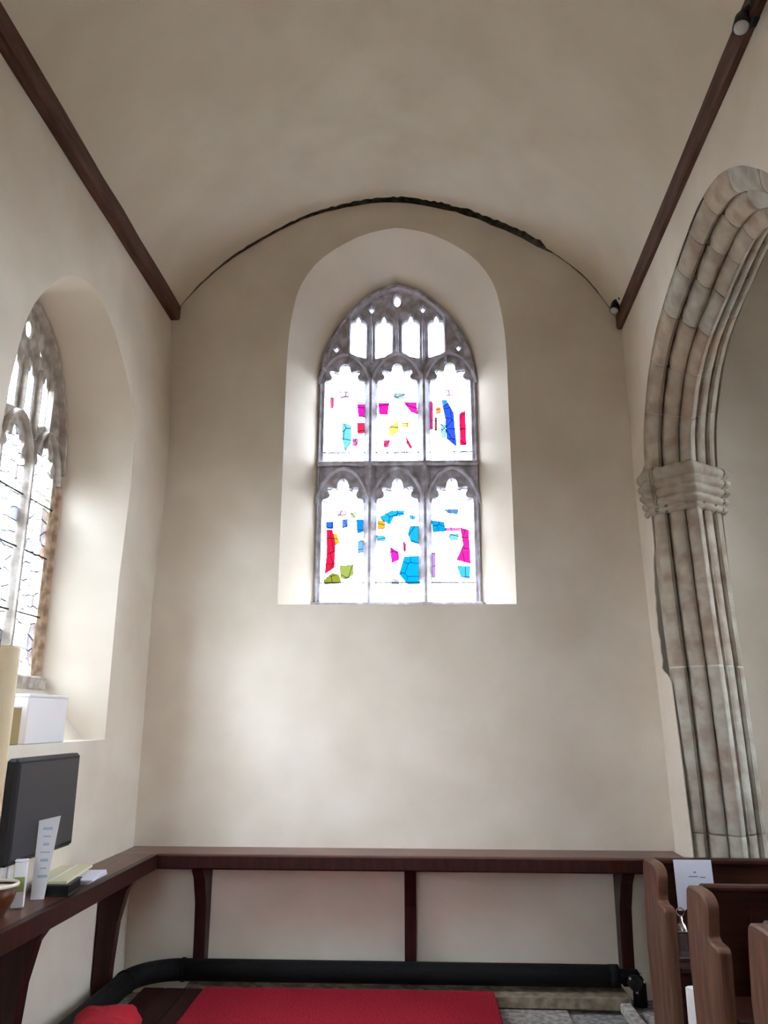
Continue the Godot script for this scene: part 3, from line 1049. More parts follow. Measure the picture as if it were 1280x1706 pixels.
func build_east_window() -> void:
	rng.seed = 23
	var lower1 := [[[45, 105, 215], 10, 81, 28, 81, 28, 74, 12, 74], [[232, 24, 62], 12, 73, 26, 73, 33, 58, 33, 35, 10, 28, 14, 48], [[252, 170, 26], 22, 68, 36, 69, 43, 60, 33, 57, 24, 62], [[150, 150, 45], 8, 22, 28, 29, 44, 27, 50, 19, 10, 18], [[165, 172, 78], 45, 36, 76, 37, 78, 28, 62, 23, 48, 24], [[20, 130, 232], 83, 83, 100, 83, 100, 71, 86, 69], [[80, 125, 214], 50, 83, 62, 84, 62, 76, 50, 75], [[112, 172, 236], 87, 61, 100, 62, 100, 50, 88, 49], [[196, 205, 150], 69, 90, 83, 91, 83, 86, 70, 85], [[246, 196, 205], 36, 92, 60, 93, 58, 88, 38, 87]]
	var lower2 := [[[30, 168, 226], 8, 86, 35, 92, 66, 92, 66, 88, 40, 86, 32, 78, 12, 83], [[236, 166, 40], 2, 82, 19, 82, 20, 74, 3, 73], [[92, 190, 212], 0, 67, 20, 66, 22, 61, 2, 61], [[240, 40, 180], 32, 55, 52, 50, 54, 42, 36, 39], [[60, 180, 205], 78, 88, 93, 86, 92, 83, 80, 84], [[20, 165, 202], 80, 76, 100, 76, 100, 58, 83, 60, 75, 68], [[232, 62, 124], 63, 60, 69, 60, 70, 51, 64, 50], [[0, 164, 232], 66, 45, 100, 46, 100, 18, 73, 18, 54, 28], [[205, 208, 218], 36, 23, 53, 22, 53, 18, 36, 18]]
	var lower3 := [[[82, 132, 212], 30, 93, 63, 93, 62, 88, 38, 90], [[10, 150, 226], 0, 82, 29, 80, 33, 71, 2, 70], [[132, 202, 236], 40, 68, 63, 68, 62, 62, 42, 62], [[246, 38, 152], 67, 74, 87, 72, 90, 38, 57, 42, 74, 57], [[244, 120, 180], 33, 74, 66, 74, 66, 71, 33, 71], [[72, 190, 236], 58, 36, 88, 35, 87, 23, 66, 25], [[190, 130, 222], 0, 49, 7, 49, 7, 24, 0, 24]]
	var upper1 := [[[240, 20, 160], 82, 75, 100, 75, 100, 59, 85, 59], [[236, 92, 132], 14, 83, 24, 83, 22, 70, 15, 71], [[246, 200, 216], 35, 91, 62, 91, 60, 84, 38, 84], [[112, 196, 212], 45, 51, 67, 47, 67, 26, 53, 15, 46, 31], [[226, 40, 72], 82, 51, 100, 51, 100, 38, 84, 37], [[240, 112, 162], 71, 31, 84, 31, 84, 22, 72, 22]]
	var upper2 := [[[246, 20, 150], 2, 76, 29, 76, 26, 61, 5, 62], [[244, 36, 156], 66, 77, 98, 76, 100, 61, 83, 65], [[162, 188, 182], 38, 88, 69, 88, 66, 82, 44, 82], [[236, 216, 92], 29, 44, 52, 53, 52, 40, 34, 33], [[238, 206, 96], 62, 50, 79, 50, 79, 45, 62, 45], [[240, 62, 112], 16, 28, 31, 29, 28, 20, 17, 20], [[232, 40, 82], 71, 33, 86, 20, 82, 17, 72, 26]]
	var upper3 := [[[44, 80, 226], 31, 70, 45, 75, 57, 62, 61, 33, 64, 19, 40, 30, 37, 55], [[72, 150, 236], 28, 79, 42, 79, 43, 75, 31, 70], [[142, 206, 242], 24, 48, 37, 47, 38, 33, 28, 31], [[232, 24, 80], 71, 61, 86, 65, 87, 22, 72, 22], [[222, 20, 112], 0, 78, 6, 76, 6, 42, 0, 42], [[236, 152, 72], 14, 70, 25, 70, 25, 62, 14, 62], [[132, 72, 62], 10, 57, 16, 57, 16, 40, 10, 40], [[246, 200, 220], 38, 92, 60, 92, 58, 85, 40, 85]]
	var smalls := []
	for e in [[-0.322, 4.515, 4.475], [-0.111, 4.47, 4.50], [0.111, 4.50, 4.47], [0.322, 4.475, 4.515]]:
		smalls.append(small_light(e[0], 0.063, e[1], e[2], 4.86))
	var holes := [oval(Vector2(0, 4.99), 0.025, 0.05), diamond(Vector2(-0.212, 4.905), 0.021), diamond(Vector2(0.212, 4.905), 0.021), diamond(Vector2(-0.50, 4.555), 0.021), diamond(Vector2(0.50, 4.555), 0.021)]
	traced_window("window_1", "three light stained glass window with grey stone tracery in end wall", Transform3D(Basis.IDENTITY, Vector3(EAST_C, 0, EAST_Z)), M.tracery, M.tracery, 0.63, EAST_IN, 2.47, [[2.475, 3.247, 3.445], [3.575, 4.243, 4.42]], 0.425, 0.161, smalls, holes, [lower1, lower2, lower3, upper1, upper2, upper3], 0.095, func(_p): return M.clear, [[2.623], [3.66]], 0.11, 0.05)

func build_side_window() -> void:
	lead_width = 0.0032
	# looking along the wall one sees it at a slant; local x runs along -z
	var xf := Transform3D(Basis(Vector3.UP, PI / 2), Vector3(SIDE_X, 0, SIDE_C))
	var smalls := []
	for e in [[-0.27, 3.33, 3.29], [-0.09, 3.29, 3.31], [0.09, 3.31, 3.29], [0.27, 3.29, 3.33]]:
		smalls.append(small_light(e[0], 0.042, e[1], e[2], 3.62))
	var holes := [oval(Vector2(0, 3.80), 0.03, 0.05), diamond(Vector2(-0.17, 3.72), 0.016), diamond(Vector2(0.17, 3.72), 0.016)]
	var tones := [Color8(200, 210, 225), Color8(120, 135, 160), Color8(70, 75, 90), Color8(165, 180, 205), Color8(60, 90, 150), Color8(150, 90, 80)]
	var cloudy := []
	for c in tones:
		cloudy.append(glass_clear(Color(c.r, c.g, c.b, 0.6)))
	var plain := func(p: PackedVector2Array):
		var h := absf(sin(p[0].x * 91.7 + p[0].y * 47.3) * 43758.5)
		h -= floorf(h)
		return M.clear if h < 0.76 else cloudy[int(h * 59.9) % 6]
	traced_window("window_2", "tall leaded window seen edge on in the bright side wall recess", xf, M.tracery_side, M.jamb, 0.59, SIDE_IN, 1.86, [[1.87, 3.02, 3.22]], 0.36, 0.131, smalls, holes, [], 0.075, plain, [[2.2, 2.55, 2.85]], 0.042, 0.034)

# ---------------------------------------------------------------- the moulded arch

func arch_profile() -> Array:
	# (across the wall, into the opening)
	var l := []
	var shafts := [[0.05, 0.036], [0.142, 0.042], [0.238, 0.052], [0.334, 0.04], [0.418, 0.034]]
	var n := 84
	for k in n + 1:
		var s := 0.465 * k / n
		var r := 0.015 + 0.17 * (1.0 - absf(s - 0.235) / 0.235)
		var best := 0.0
		var near := 1.0
		for c in shafts:
			var d := absf(s - c[0])
			near = minf(near, d - c[1])
			if d < c[1]:
				best = maxf(best, sqrt(c[1] * c[1] - d * d) * 1.15)
		r += best - (0.014 if near > 0.004 else 0.0)
		l.append(Vector2(s, maxf(r, 0.0)))
	return l

func arch_ring(p: Vector2, n: Vector2, prof: Array, o := 0.0, deep := 0.05) -> Array:
	var ring := []
	for e in prof:
		var s: float = e.x
		if o > 0.0:
			s = 0.2325 + (e.x - 0.2325) * (1.0 + o / 0.2325)
		var q: Vector2 = p + n * (e.y + o)
		ring.append(Vector3(at_of(XR, p.y) + 0.004 + SKEW_R * q.x + s, q.y, q.x))
	# back edge inside the wall
	var b := p - n * deep
	var bx := at_of(XR, p.y) + 0.004 + SKEW_R * b.x
	ring.append(Vector3(bx + 0.465 + o, b.y, b.x))
	ring.append(Vector3(bx - o, b.y, b.x))
	return ring

func build_arch() -> void:
	var w := thing("chancel_arch", "weathered grey brown moulded stone arch on clustered shafts", "arch", Vector3.ZERO, 0, "", "structure")
	var prof := arch_profile()
	for sidez in [[0.31, 1.0], [2.90, -1.0]]:
		var z: float = sidez[0]
		var n := Vector2(sidez[1], 0)
		var k := 0
		for span in [[0.0, 0.98], [0.985, 1.945], [1.953, 2.95]]:
			var st := new_st()
			st.set_smooth_group(0)
			var a: float = span[0]
			var b: float = span[1]
			var rings := []
			var small := 0.006
			var inset := []
			for e in prof:
				inset.append(Vector2(e.x, maxf(e.y - small, 0.0)))
			rings.append(arch_ring(Vector2(z, a), n, inset, 0.0, 0.0))
			for i in 5:
				rings.append(arch_ring(Vector2(z, lerpf(a + small, b - small, i / 4.0)), n, prof, 0.0, 0.0))
			rings.append(arch_ring(Vector2(z, b), n, inset, 0.0, 0.0))
			loft(st, rings, true, true)
			obj("shaft_stone", st, M.arch[[2, 2, 1][k]], w)
			k += 1
		var jm := new_st()
		var sunk := []
		for e in prof:
			sunk.append(Vector2(e.x, maxf(e.y - 0.003, 0.0)))
		loft(jm, [arch_ring(Vector2(z, 1.943), n, sunk, 0.0, 0.0), arch_ring(Vector2(z, 1.955), n, sunk, 0.0, 0.0)], true, true)
		obj("mortar_joint", jm, M.joint, w)
		# capital
		var st := new_st()
		st.set_smooth_group(0)
		var rings := []
		for e in [[2.935, 0.0], [2.94, 0.016], [2.952, 0.026], [2.966, 0.026], [2.978, 0.016], [2.984, 0.014], [2.99, 0.024], [3.004, 0.036], [3.02, 0.036], [3.034, 0.024], [3.04, 0.022], [3.046, 0.03], [3.062, 0.046], [3.08, 0.046], [3.094, 0.032], [3.10, 0.03], [3.106, 0.04], [3.12, 0.052], [3.142, 0.052], [3.156, 0.04], [3.162, 0.036], [3.17, 0.046], [3.19, 0.056], [3.215, 0.054], [3.235, 0.04], [3.25, 0.018], [3.262, 0.0]]:
			var soft := []
			for i in prof.size():
				var av := 0.0
				var cnt := 0
				for j in range(maxi(0, i - 9), mini(prof.size(), i + 10)):
					av += prof[j].y
					cnt += 1
				soft.append(Vector2(prof[i].x, lerpf(prof[i].y, av / cnt, clampf(e[1] * 40.0, 0.0, 0.85))))
			rings.append(arch_ring(Vector2(z, e[0]), n, soft, e[1]))
		loft(st, rings, true, true)
		obj("capital", st, M.arch[1], w)
	# voussoirs
	var path := arch_path()
	var lengths := [0.0]
	for k in path.size() - 1:
		lengths.append(lengths[k] + path[k].distance_to(path[k + 1]))
	var total: float = lengths[-1]
	var at_len := func(l: float) -> Array:
		l = clampf(l, 0.0, total)
		for k in path.size() - 1:
			if l <= lengths[k + 1] + 1e-6:
				var t: float = (l - lengths[k]) / maxf(1e-6, lengths[k + 1] - lengths[k])
				var p: Vector2 = path[k].lerp(path[k + 1], t)
				var a: Vector2 = path[maxi(k - 1, 0)]
				var b: Vector2 = path[mini(k + 2, path.size() - 1)]
				var d := (b - a).normalized()
				if l < 0.02:
					d = Vector2(0, 1)
				return [p, Vector2(d.y, -d.x)]
		return [path[-1], Vector2(-1, 0)]
	var cuts := [0.0, 0.115, 0.215, 0.33, 0.425, 0.5, 0.575, 0.67, 0.785, 0.885, 1.0]
	for k in cuts.size() - 1:
		var a: float = cuts[k] * total + 0.0025
		var b: float = cuts[k + 1] * total - 0.0025
		var st := new_st()
		st.set_smooth_group(0)
		var rings := []
		var inset := []
		var jut := rng.randf_range(-0.004, 0.004)
		var full := []
		for e in prof:
			inset.append(Vector2(e.x, maxf(e.y - 0.006, 0.0)))
			full.append(Vector2(e.x, maxf(e.y + jut, 0.0)))
		var f: Array = at_len.call(a)
		rings.append(arch_ring(f[0], f[1], inset))
		for i in 9:
			f = at_len.call(lerpf(a + 0.006, b - 0.006, i / 8.0))
			rings.append(arch_ring(f[0], f[1], full))
		f = at_len.call(b)
		rings.append(arch_ring(f[0], f[1], inset))
		loft(st, rings, true, true)
		obj("voussoir", st, M.arch[(k * 3 + 1) % 4], w)
	# mortar between the voussoirs
	for k in range(1, cuts.size() - 1):
		var f: Array = at_len.call(cuts[k] * total)
		var g: Array = at_len.call(cuts[k] * total + 0.006)
		var h: Array = at_len.call(cuts[k] * total - 0.006)
		var st := new_st()
		var inset := []
		for e in prof:
			inset.append(Vector2(e.x, maxf(e.y - 0.007, 0.0)))
		loft(st, [arch_ring(h[0], f[1], inset), arch_ring(g[0], f[1], inset)], true, true)
		obj("mortar_joint", st, M.joint, w)

# ---------------------------------------------------------------- timber

func build_beams() -> void:
	var names := ["dark wooden wall plate beam along the left eaves", "dark wooden wall plate beam along the right eaves with spotlights"]
	for k in 2:
		var st := new_st()
		var rings := []
		for i in 31:
			var z := lerpf(0.004, DEPTH - 0.01, i / 30.0)
			var x := (-0.075 if k == 0 else 3.37) + (SKEW_L if k == 0 else SKEW_R) * z
			var y := 4.615 if k == 0 else 4.475
			var w := 0.105
			var h := 0.125
			var b := 0.012
			var j := rng.randf_range(-0.003, 0.003)
			var r := []
			for e in [[b, 0.0], [w - b, 0.0], [w, b], [w, h - b], [w - b, h], [b, h], [0.0, h - b], [0.0, b]]:
				r.append(Vector3(x + e[0] + j, y + e[1] + j, z))
			rings.append(r)
		loft(st, rings, true, true)
		var o := obj("wall_plate_beam", st, M.beam)
		tag(o, names[k], "beam", "", "structure")

# tapering board under the ledge; x is the reach from the wall
func gusset(parent: Node, at: Vector3, turn: float, reach: float, low: float, height: float, foot: float) -> void:
	var st := new_st()
	var o := PackedVector2Array([Vector2(0, foot), Vector2(low, foot), Vector2(low + 0.012, foot + height * 0.35), Vector2(low + 0.03, foot + height * 0.62), Vector2(reach * 0.72, foot + height * 0.84), Vector2(reach, foot + height * 0.95), Vector2(reach, foot + height), Vector2(0, foot + height)])
	solid(st, o, [], -0.036, 0.036, Transform3D(Basis(Vector3.UP, turn), at), 0.004)
	obj("support_board", st, M.post, parent)

func build_ledge() -> void:
	var l := thing("wooden_ledge", "dark red brown wooden ledge on boards along the end wall", "ledge", Vector3(0, 0, 0))
	var st := new_st()
	hexa(st, [Vector3(0.004, 0.795, 0.004), Vector3(3.462, 0.795, 0.004), Vector3(3.452, 0.795, 0.3165), Vector3(0.004, 0.795, 0.3165), Vector3(0.004, 0.825, 0.004), Vector3(3.462, 0.825, 0.004), Vector3(3.452, 0.825, 0.3165), Vector3(0.004, 0.825, 0.3165)])
	obj("shelf_board", st, M.ledge, l)
	st = new_st()
	box(st, Vector3(1.922, 0.783, 0.295), Vector3(3.376, 0.085, 0.045), 0.01)
	obj("front_rail", st, M.post, l)
	for x in [0.487, 1.795, 3.11]:
		gusset(l, Vector3(x, 0, 0.006), -PI / 2, 0.265, 0.09, 0.70, 0.08)
	var s := thing("wooden_ledge", "dark wooden ledge along the left wall holding leaflets and bowl", "ledge", Vector3(0, 0, 0))
	st = new_st()
	hexa(st, [Vector3(0.002, 0.795, 0.319), Vector3(0.235, 0.795, 0.319), Vector3(0.2, 0.795, 3.6), Vector3(-0.045, 0.795, 3.6), Vector3(0.002, 0.825, 0.319), Vector3(0.235, 0.825, 0.319), Vector3(0.2, 0.825, 3.6), Vector3(-0.045, 0.825, 3.6)])
	obj("shelf_board", st, M.ledge_side, s)
	st = new_st()
	hexa(st, [Vector3(0.215, 0.742, 0.319), Vector3(0.255, 0.742, 0.319), Vector3(0.215, 0.742, 3.6), Vector3(0.175, 0.742, 3.6), Vector3(0.215, 0.8255, 0.319), Vector3(0.255, 0.8255, 0.319), Vector3(0.215, 0.8255, 3.6), Vector3(0.175, 0.8255, 3.6)])
	obj("front_rail", st, M.post, s)
	for z in [0.49, 1.58, 2.7]:
		gusset(s, Vector3(SKEW_L * z + 0.0, 0, z), 0.0, 0.215, 0.085, 0.78, 0.0)

# ---------------------------------------------------------------- low things: pipe, plinth, platform, carpet

func build_floor_things() -> void:
	var p := thing("stone_plinth", "low buff stone plinth under the heating pipe at end wall", "plinth")
	var st := new_st()
	box(st, Vector3(1.755, 0.038, 0.135), Vector3(2.64, 0.07, 0.262), 0.008)
	obj("plinth_stone", st, M.plinth, p)
	# big black heating pipe round the foot of the walls: two runs and the bend between them
	var h := thing("heating_pipe", "thick black heating pipe along the foot of the end wall", "pipe", Vector3.ZERO, 0, "black heating pipes")
	st = new_st()
	st.set_smooth_group(0)
	tube(st, [Vector3(0.43, 0.156, 0.165), Vector3(1.3, 0.156, 0.165), Vector3(2.2, 0.156, 0.165), Vector3(3.0, 0.156, 0.165)], 0.061, 18)
	obj("pipe_run", st, M.pipe, h)
	st = new_st()
	st.set_smooth_group(0)
	tube(st, [Vector3(2.975, 0.156, 0.165), Vector3(3.03, 0.156, 0.165)], 0.063, 18)
	tube(st, [Vector3(3.03, 0.156, 0.165), Vector3(3.13, 0.156, 0.165), Vector3(3.15, 0.12, 0.165), Vector3(3.15, 0.0, 0.165)], 0.04, 12)
	obj("end_collar", st, M.pipe, h)
	h = thing("heating_pipe", "thick black heating pipe along the foot of the left wall", "pipe", Vector3.ZERO, 0, "black heating pipes")
	st = new_st()
	st.set_smooth_group(0)
	tube(st, [Vector3(0.15, 0.156, 0.446), Vector3(0.13, 0.156, 1.8), Vector3(0.11, 0.156, 3.2), Vector3(0.09, 0.156, 4.4)], 0.061, 18)
	obj("pipe_run", st, M.pipe, h)
	h = thing("pipe_bend", "curved black pipe bend in the corner under the ledge", "pipe")
	var path := []
	for k in 11:
		var w := PI / 2 * k / 10.0
		path.append(Vector3(0.425 - 0.275 * sin(w), 0.156, 0.44 - 0.275 * cos(w)))
	st = new_st()
	st.set_smooth_group(0)
	tube(st, path, 0.061, 18)
	obj("bend_casting", st, M.pipe, h)
	for e in [[path[0], path[1]], [path[10], path[9]]]:
		st = new_st()
		st.set_smooth_group(0)
		tube(st, [e[0], e[0].lerp(e[1], 0.45)], 0.066, 18)
		obj("flange", st, M.pipe, h)
	var v := thing("pipe_valve", "small black valve with bright metal studs at pipe end", "valve", Vector3(3.10, 0.15, 0.262))
	st = new_st()
	st.set_smooth_group(0)
	lathe(st, [Vector2(0, -0.035), Vector2(0.03, -0.035), Vector2(0.04, -0.01), Vector2(0.04, 0.02), Vector2(0.02, 0.035), Vector2(0, 0.035)], Transform3D(Basis(Vector3.RIGHT, PI / 2), Vector3.ZERO), 14)
	obj("valve_body", st, M.dark_metal, v)
	for e in [[-0.035, 0.03], [0.045, 0.015], [0.0, -0.04], [0.03, 0.05]]:
		st = new_st()
		st.set_smooth_group(0)
		lathe(st, [Vector2(0, 0.02), Vector2(0.007, 0.017), Vector2(0.009, 0.0), Vector2(0, 0)], Transform3D(Basis(Vector3.RIGHT, PI / 2), Vector3(e[0], e[1], 0.025)), 8)
		obj("stud", st, M.metal, v)
	# boarded platform and red carpet
	var d := thing("low_platform", "low dark boarded wooden platform beneath the red carpet", "platform")
	st = new_st()
	box(st, Vector3(1.24, 0.035, 1.956), Vector3(2.06, 0.066, 3.368), 0.004)
	obj("frame", st, M.boards, d)
	var x := 0.212
	while x < 2.26:
		st = new_st()
		box(st, Vector3(x + 0.065, 0.078, 1.956), Vector3(0.126, 0.02, 3.368), 0.004)
		obj("floor_board", st, M.boards, d)
		x += 0.1295
	st = new_st()
	box(st, Vector3(1.43, 0.0945, 1.79), Vector3(1.70, 0.011, 3.02), 0.005)
	var c := obj("red_carpet", st, M.carpet)
	tag(c, "plain crimson red carpet laid on the low platform", "carpet")
	# pale kerb beside the pews
	st = new_st()
	box(st, Vector3(3.03, 0.031, 1.0), Vector3(0.065, 0.052, 1.4), 0.008)
	c = obj("stone_kerb", st, M.kerb)
	tag(c, "pale worn stone kerb on the floor beside the pew ends", "kerb")
	# red hassock, lumpy with use
	var hs := thing("kneeling_cushion", "lumpy bright red kneeling cushion at the left of the carpet", "cushion", Vector3(0.395, 0.089, 1.41), 0.1)
	st = new_st()
	st.set_smooth_group(0)
	var nz := FastNoiseLite.new()
	nz.seed = 17
	nz.frequency = 5.0
	var pt := func(u: float, w: float) -> Vector3:
		# rounded block with a noisy skin
		var dir := Vector3(cos(u) * cos(w), sin(w), sin(u) * cos(w))
		var e := 0.55
		var q := Vector3(signf(dir.x) * pow(absf(dir.x), e) * 0.15, signf(dir.y) * pow(absf(dir.y), e) * 0.115, signf(dir.z) * pow(absf(dir.z), e) * 0.19)
		q *= 1.0 + 0.16 * nz.get_noise_3dv(q * 2.0)
		q.y = maxf(q.y, -0.115) + 0.117
		return q
	for i in 32:
		for j in 16:
			var u0 := TAU * i / 32.0
			var u1 := TAU * (i + 1) / 32.0
			var w0 := -PI / 2 + PI * j / 16.0
			var w1 := -PI / 2 + PI * (j + 1) / 16.0
			var a: Vector3 = pt.call(u0, w0)
			var b: Vector3 = pt.call(u1, w1)
			quad(st, a, pt.call(u1, w0), b, pt.call(u0, w1), (a + b) / 2.0 - Vector3(0, 0.115, 0))
	obj("cushion_body", st, M.cushion, hs)

# ---------------------------------------------------------------- pews

# corners cut twice give a soft outline; long straight sides keep their ends
func rounded(o: PackedVector2Array) -> PackedVector2Array:
	var out := PackedVector2Array()
	for k in o.size():
		var p := o[k]
		var q := o[(k + 1) % o.size()]
		var t := minf(0.25, 0.02 / maxf(p.distance_to(q), 0.001))
		out.append(p.lerp(q, t))
		out.append(p.lerp(q, 1.0 - t))
	return out

func bench_end() -> ArrayMesh:
	# outline in (z, y), solid across x
	var o := PackedVector2Array([Vector2(0.02, 0.0), Vector2(0.0, 0.3), Vector2(-0.02, 0.62), Vector2(0.005, 0.80), Vector2(0.018, 0.875), Vector2(0.035, 0.893), Vector2(0.07, 0.90), Vector2(0.17, 0.90), Vector2(0.22, 0.895), Vector2(0.262, 0.875), Vector2(0.275, 0.845), Vector2(0.262, 0.80), Vector2(0.25, 0.745), Vector2(0.255, 0.725), Vector2(0.28, 0.716), Vector2(0.335, 0.716), Vector2(0.358, 0.708), Vector2(0.366, 0.69), Vector2(0.360, 0.60), Vector2(0.348, 0.40), Vector2(0.34, 0.0)])
	var st := new_st()
	o = rounded(rounded(o))
	solid(st, o, [], 0.0, 0.055, Transform3D(Basis(Vector3(0, 0, 1), Vector3(0, 1, 0), Vector3(-1, 0, 0)), Vector3(0.055, 0, 0)), 0.008)
	return mesh_of(st)

func build_pews() -> void:
	var end := bench_end()
	var labels := ["brown wooden pew nearest the end wall with white notice hanging", "middle brown wooden pew of the three beside the arch", "brown wooden pew nearest the viewer at right edge"]
	var zs := [0.70, 1.405, 2.09]
	var length := 1.75
	for k in 3:
		var p := thing("pew", labels[k], "pew", Vector3(3.075, 0.0, zs[k]), 0, "pews in the arch")
		put("bench_end", end, M.pew, p)
		var e := put("bench_end", end, M.pew, p)
		e.position.x = length
		var st := new_st()
		box(st, Vector3(length / 2.0 + 0.03, 0.50, 0.035), Vector3(length - 0.06, 0.74, 0.022), 0.003)
		var bp := obj("back_panel", st, M.pew_dark, p)
		st = new_st()
		box(st, Vector3(length / 2.0 + 0.03, 0.885, 0.04), Vector3(length - 0.06, 0.03, 0.06), 0.01)
		obj("top_rail", st, M.pew_dark, p)
		st = new_st()
		box(st, Vector3(length / 2.0 + 0.03, 0.43, 0.19), Vector3(length - 0.06, 0.032, 0.30), 0.008)
		obj("seat", st, M.pew_dark, p)
		st = new_st()
		box(st, Vector3(length / 2.0 + 0.03, 0.20, 0.30), Vector3(length - 0.06, 0.40, 0.02), 0.003)
		obj("seat_riser", st, M.pew_dark, p)
		for q in 3:
			st = new_st()
			box(st, Vector3(0.3 + q * 0.55, 0.66, 0.05), Vector3(0.06, 0.42, 0.012), 0.003)
			obj("back_stile", st, M.pew_dark, bp)
	# notice on the first pew
	var n := thing("paper_notice", "white paper notice hanging over the back of the far pew", "notice", Vector3(3.325, 0.645, 0.772))
	var st := new_st()
	var o := PackedVector2Array([Vector2(-0.10, 0.252), Vector2(0.102, 0.252), Vector2(0.106, 0.13), Vector2(-0.06, 0.0), Vector2(-0.094, 0.0)])
	solid(st, o, [], 0.0, 0.002)
	var sheet := obj("sheet", st, M.paper, n)
	for e in [[0.01, 0.19, 0.014, 0.006], [0.0, 0.168, 0.05, 0.004], [0.05, 0.165, 0.03, 0.004]]:
		st = new_st()
		box(st, Vector3(e[0], e[1], 0.0024), Vector3(e[2], e[3], 0.0008), 0.0)
		obj("printed_line", st, M.ink, sheet)
	# things left on the far pew: a small glass lantern and a white carton
	var g := thing("metal_lantern", "small glinting metal lantern standing on the far pew seat", "lantern", Vector3(3.195, 0.448, 0.92))
	st = new_st()
	box(st, Vector3(0, 0.01, 0), Vector3(0.075, 0.02, 0.075), 0.004)
	obj("base", st, M.metal, g)
	for e in [[-1, -1], [1, -1], [1, 1], [-1, 1]]:
		st = new_st()
		tube(st, [Vector3(0.03 * e[0], 0.02, 0.03 * e[1]), Vector3(0.03 * e[0], 0.125, 0.03 * e[1])], 0.004, 6)
		obj("corner_rod", st, M.metal, g)
	st = new_st()
	box(st, Vector3(0, 0.132, 0), Vector3(0.075, 0.014, 0.075), 0.004)
	obj("cap_plate", st, M.metal, g)
	st = new_st()
	st.set_smooth_group(0)
	lathe(st, [Vector2(0.03, 0.138), Vector2(0.024, 0.16), Vector2(0.01, 0.175), Vector2(0.008, 0.20), Vector2(0, 0.204)], Transform3D.IDENTITY, 12)
	obj("roof", st, M.metal, g)
	st = new_st()
	st.set_smooth_group(0)
	var ring := []
	for k in 17:
		ring.append(Vector3(0.02 * cos(TAU * k / 16.0), 0.222 + 0.02 * sin(TAU * k / 16.0), 0))
	tube(st, ring, 0.003, 6, false)
	obj("ring_handle", st, M.metal, g)
	st = new_st()
	box(st, Vector3(0, 0.072, 0), Vector3(0.05, 0.104, 0.05), 0.003)
	obj("glass_body", st, M.clear, g)
	var b := thing("white_carton", "small white carton on the floor between the pew ends", "box", Vector3(3.19, 0.0, 1.14), 0.2)
	st = new_st()
	box(st, Vector3(0, 0.19, 0), Vector3(0.10, 0.38, 0.10), 0.004)
	obj("carton_body", st, M.box_white, b)
	st = new_st()
	box(st, Vector3(0, 0.384, 0.0), Vector3(0.101, 0.008, 0.06), 0.002)
	obj("lid_flap", st, M.card, b)

# ---------------------------------------------------------------- small things

func spotlight(at: Vector3, label: String, s: float, aim: Vector3) -> void:
	var f := thing("spotlight", label, "spotlight", at, 0, "spotlights on the right beam")
	var st := new_st()
	box(st, Vector3(0.075, 0.045, 0.0) * s, Vector3(0.06, 0.09, 0.07) * s, 0.006)
	obj("mount_block", st, M.black, f)
	st = new_st()
	st.set_smooth_group(0)
	tube(st, [Vector3(0.06, 0.06, 0) * s, Vector3(0.02, 0.075, 0) * s, Vector3(0, 0.06, 0) * s], 0.011 * s, 8)
	tube(st, [Vector3(0.045, 0.05, 0.085) * s, Vector3(0.0, 0.06, 0) * s], 0.011 * s, 8)
	obj("arm", st, M.black, f)
	st = new_st()
	st.set_smooth_group(0)
	var ball := []
	for k in 9:
		ball.append(Vector2(sin(PI * k / 8.0), -cos(PI * k / 8.0)) * 0.036 * s)
	lathe(st, ball, Transform3D(Basis.IDENTITY, Vector3(0.045, 0.05, 0.085) * s), 16)
	obj("ball_joint", st, M.black, f)
	var y := -aim.normalized()
	var x := y.cross(Vector3(0, 0, 1)).normalized()
	var b := Transform3D(Basis(x, y, x.cross(y)), Vector3.ZERO)
	st = new_st()
	st.set_smooth_group(0)
	lathe(st, [Vector2(0, 0.075) * s, Vector2(0.028, 0.07) * s, Vector2(0.038, 0.05) * s, Vector2(0.041, -0.045) * s, Vector2(0.038, -0.05) * s, Vector2(0.036, -0.03) * s], b, 20)
	var can := obj("lamp_can", st, M.black, f)
	st = new_st()
	st.set_smooth_group(0)
	lathe(st, [Vector2(0.036, -0.03) * s, Vector2(0.035, -0.05) * s, Vector2(0.022, -0.058) * s, Vector2(0, -0.061) * s], b, 20)
	obj("lens", st, M.lens, can)

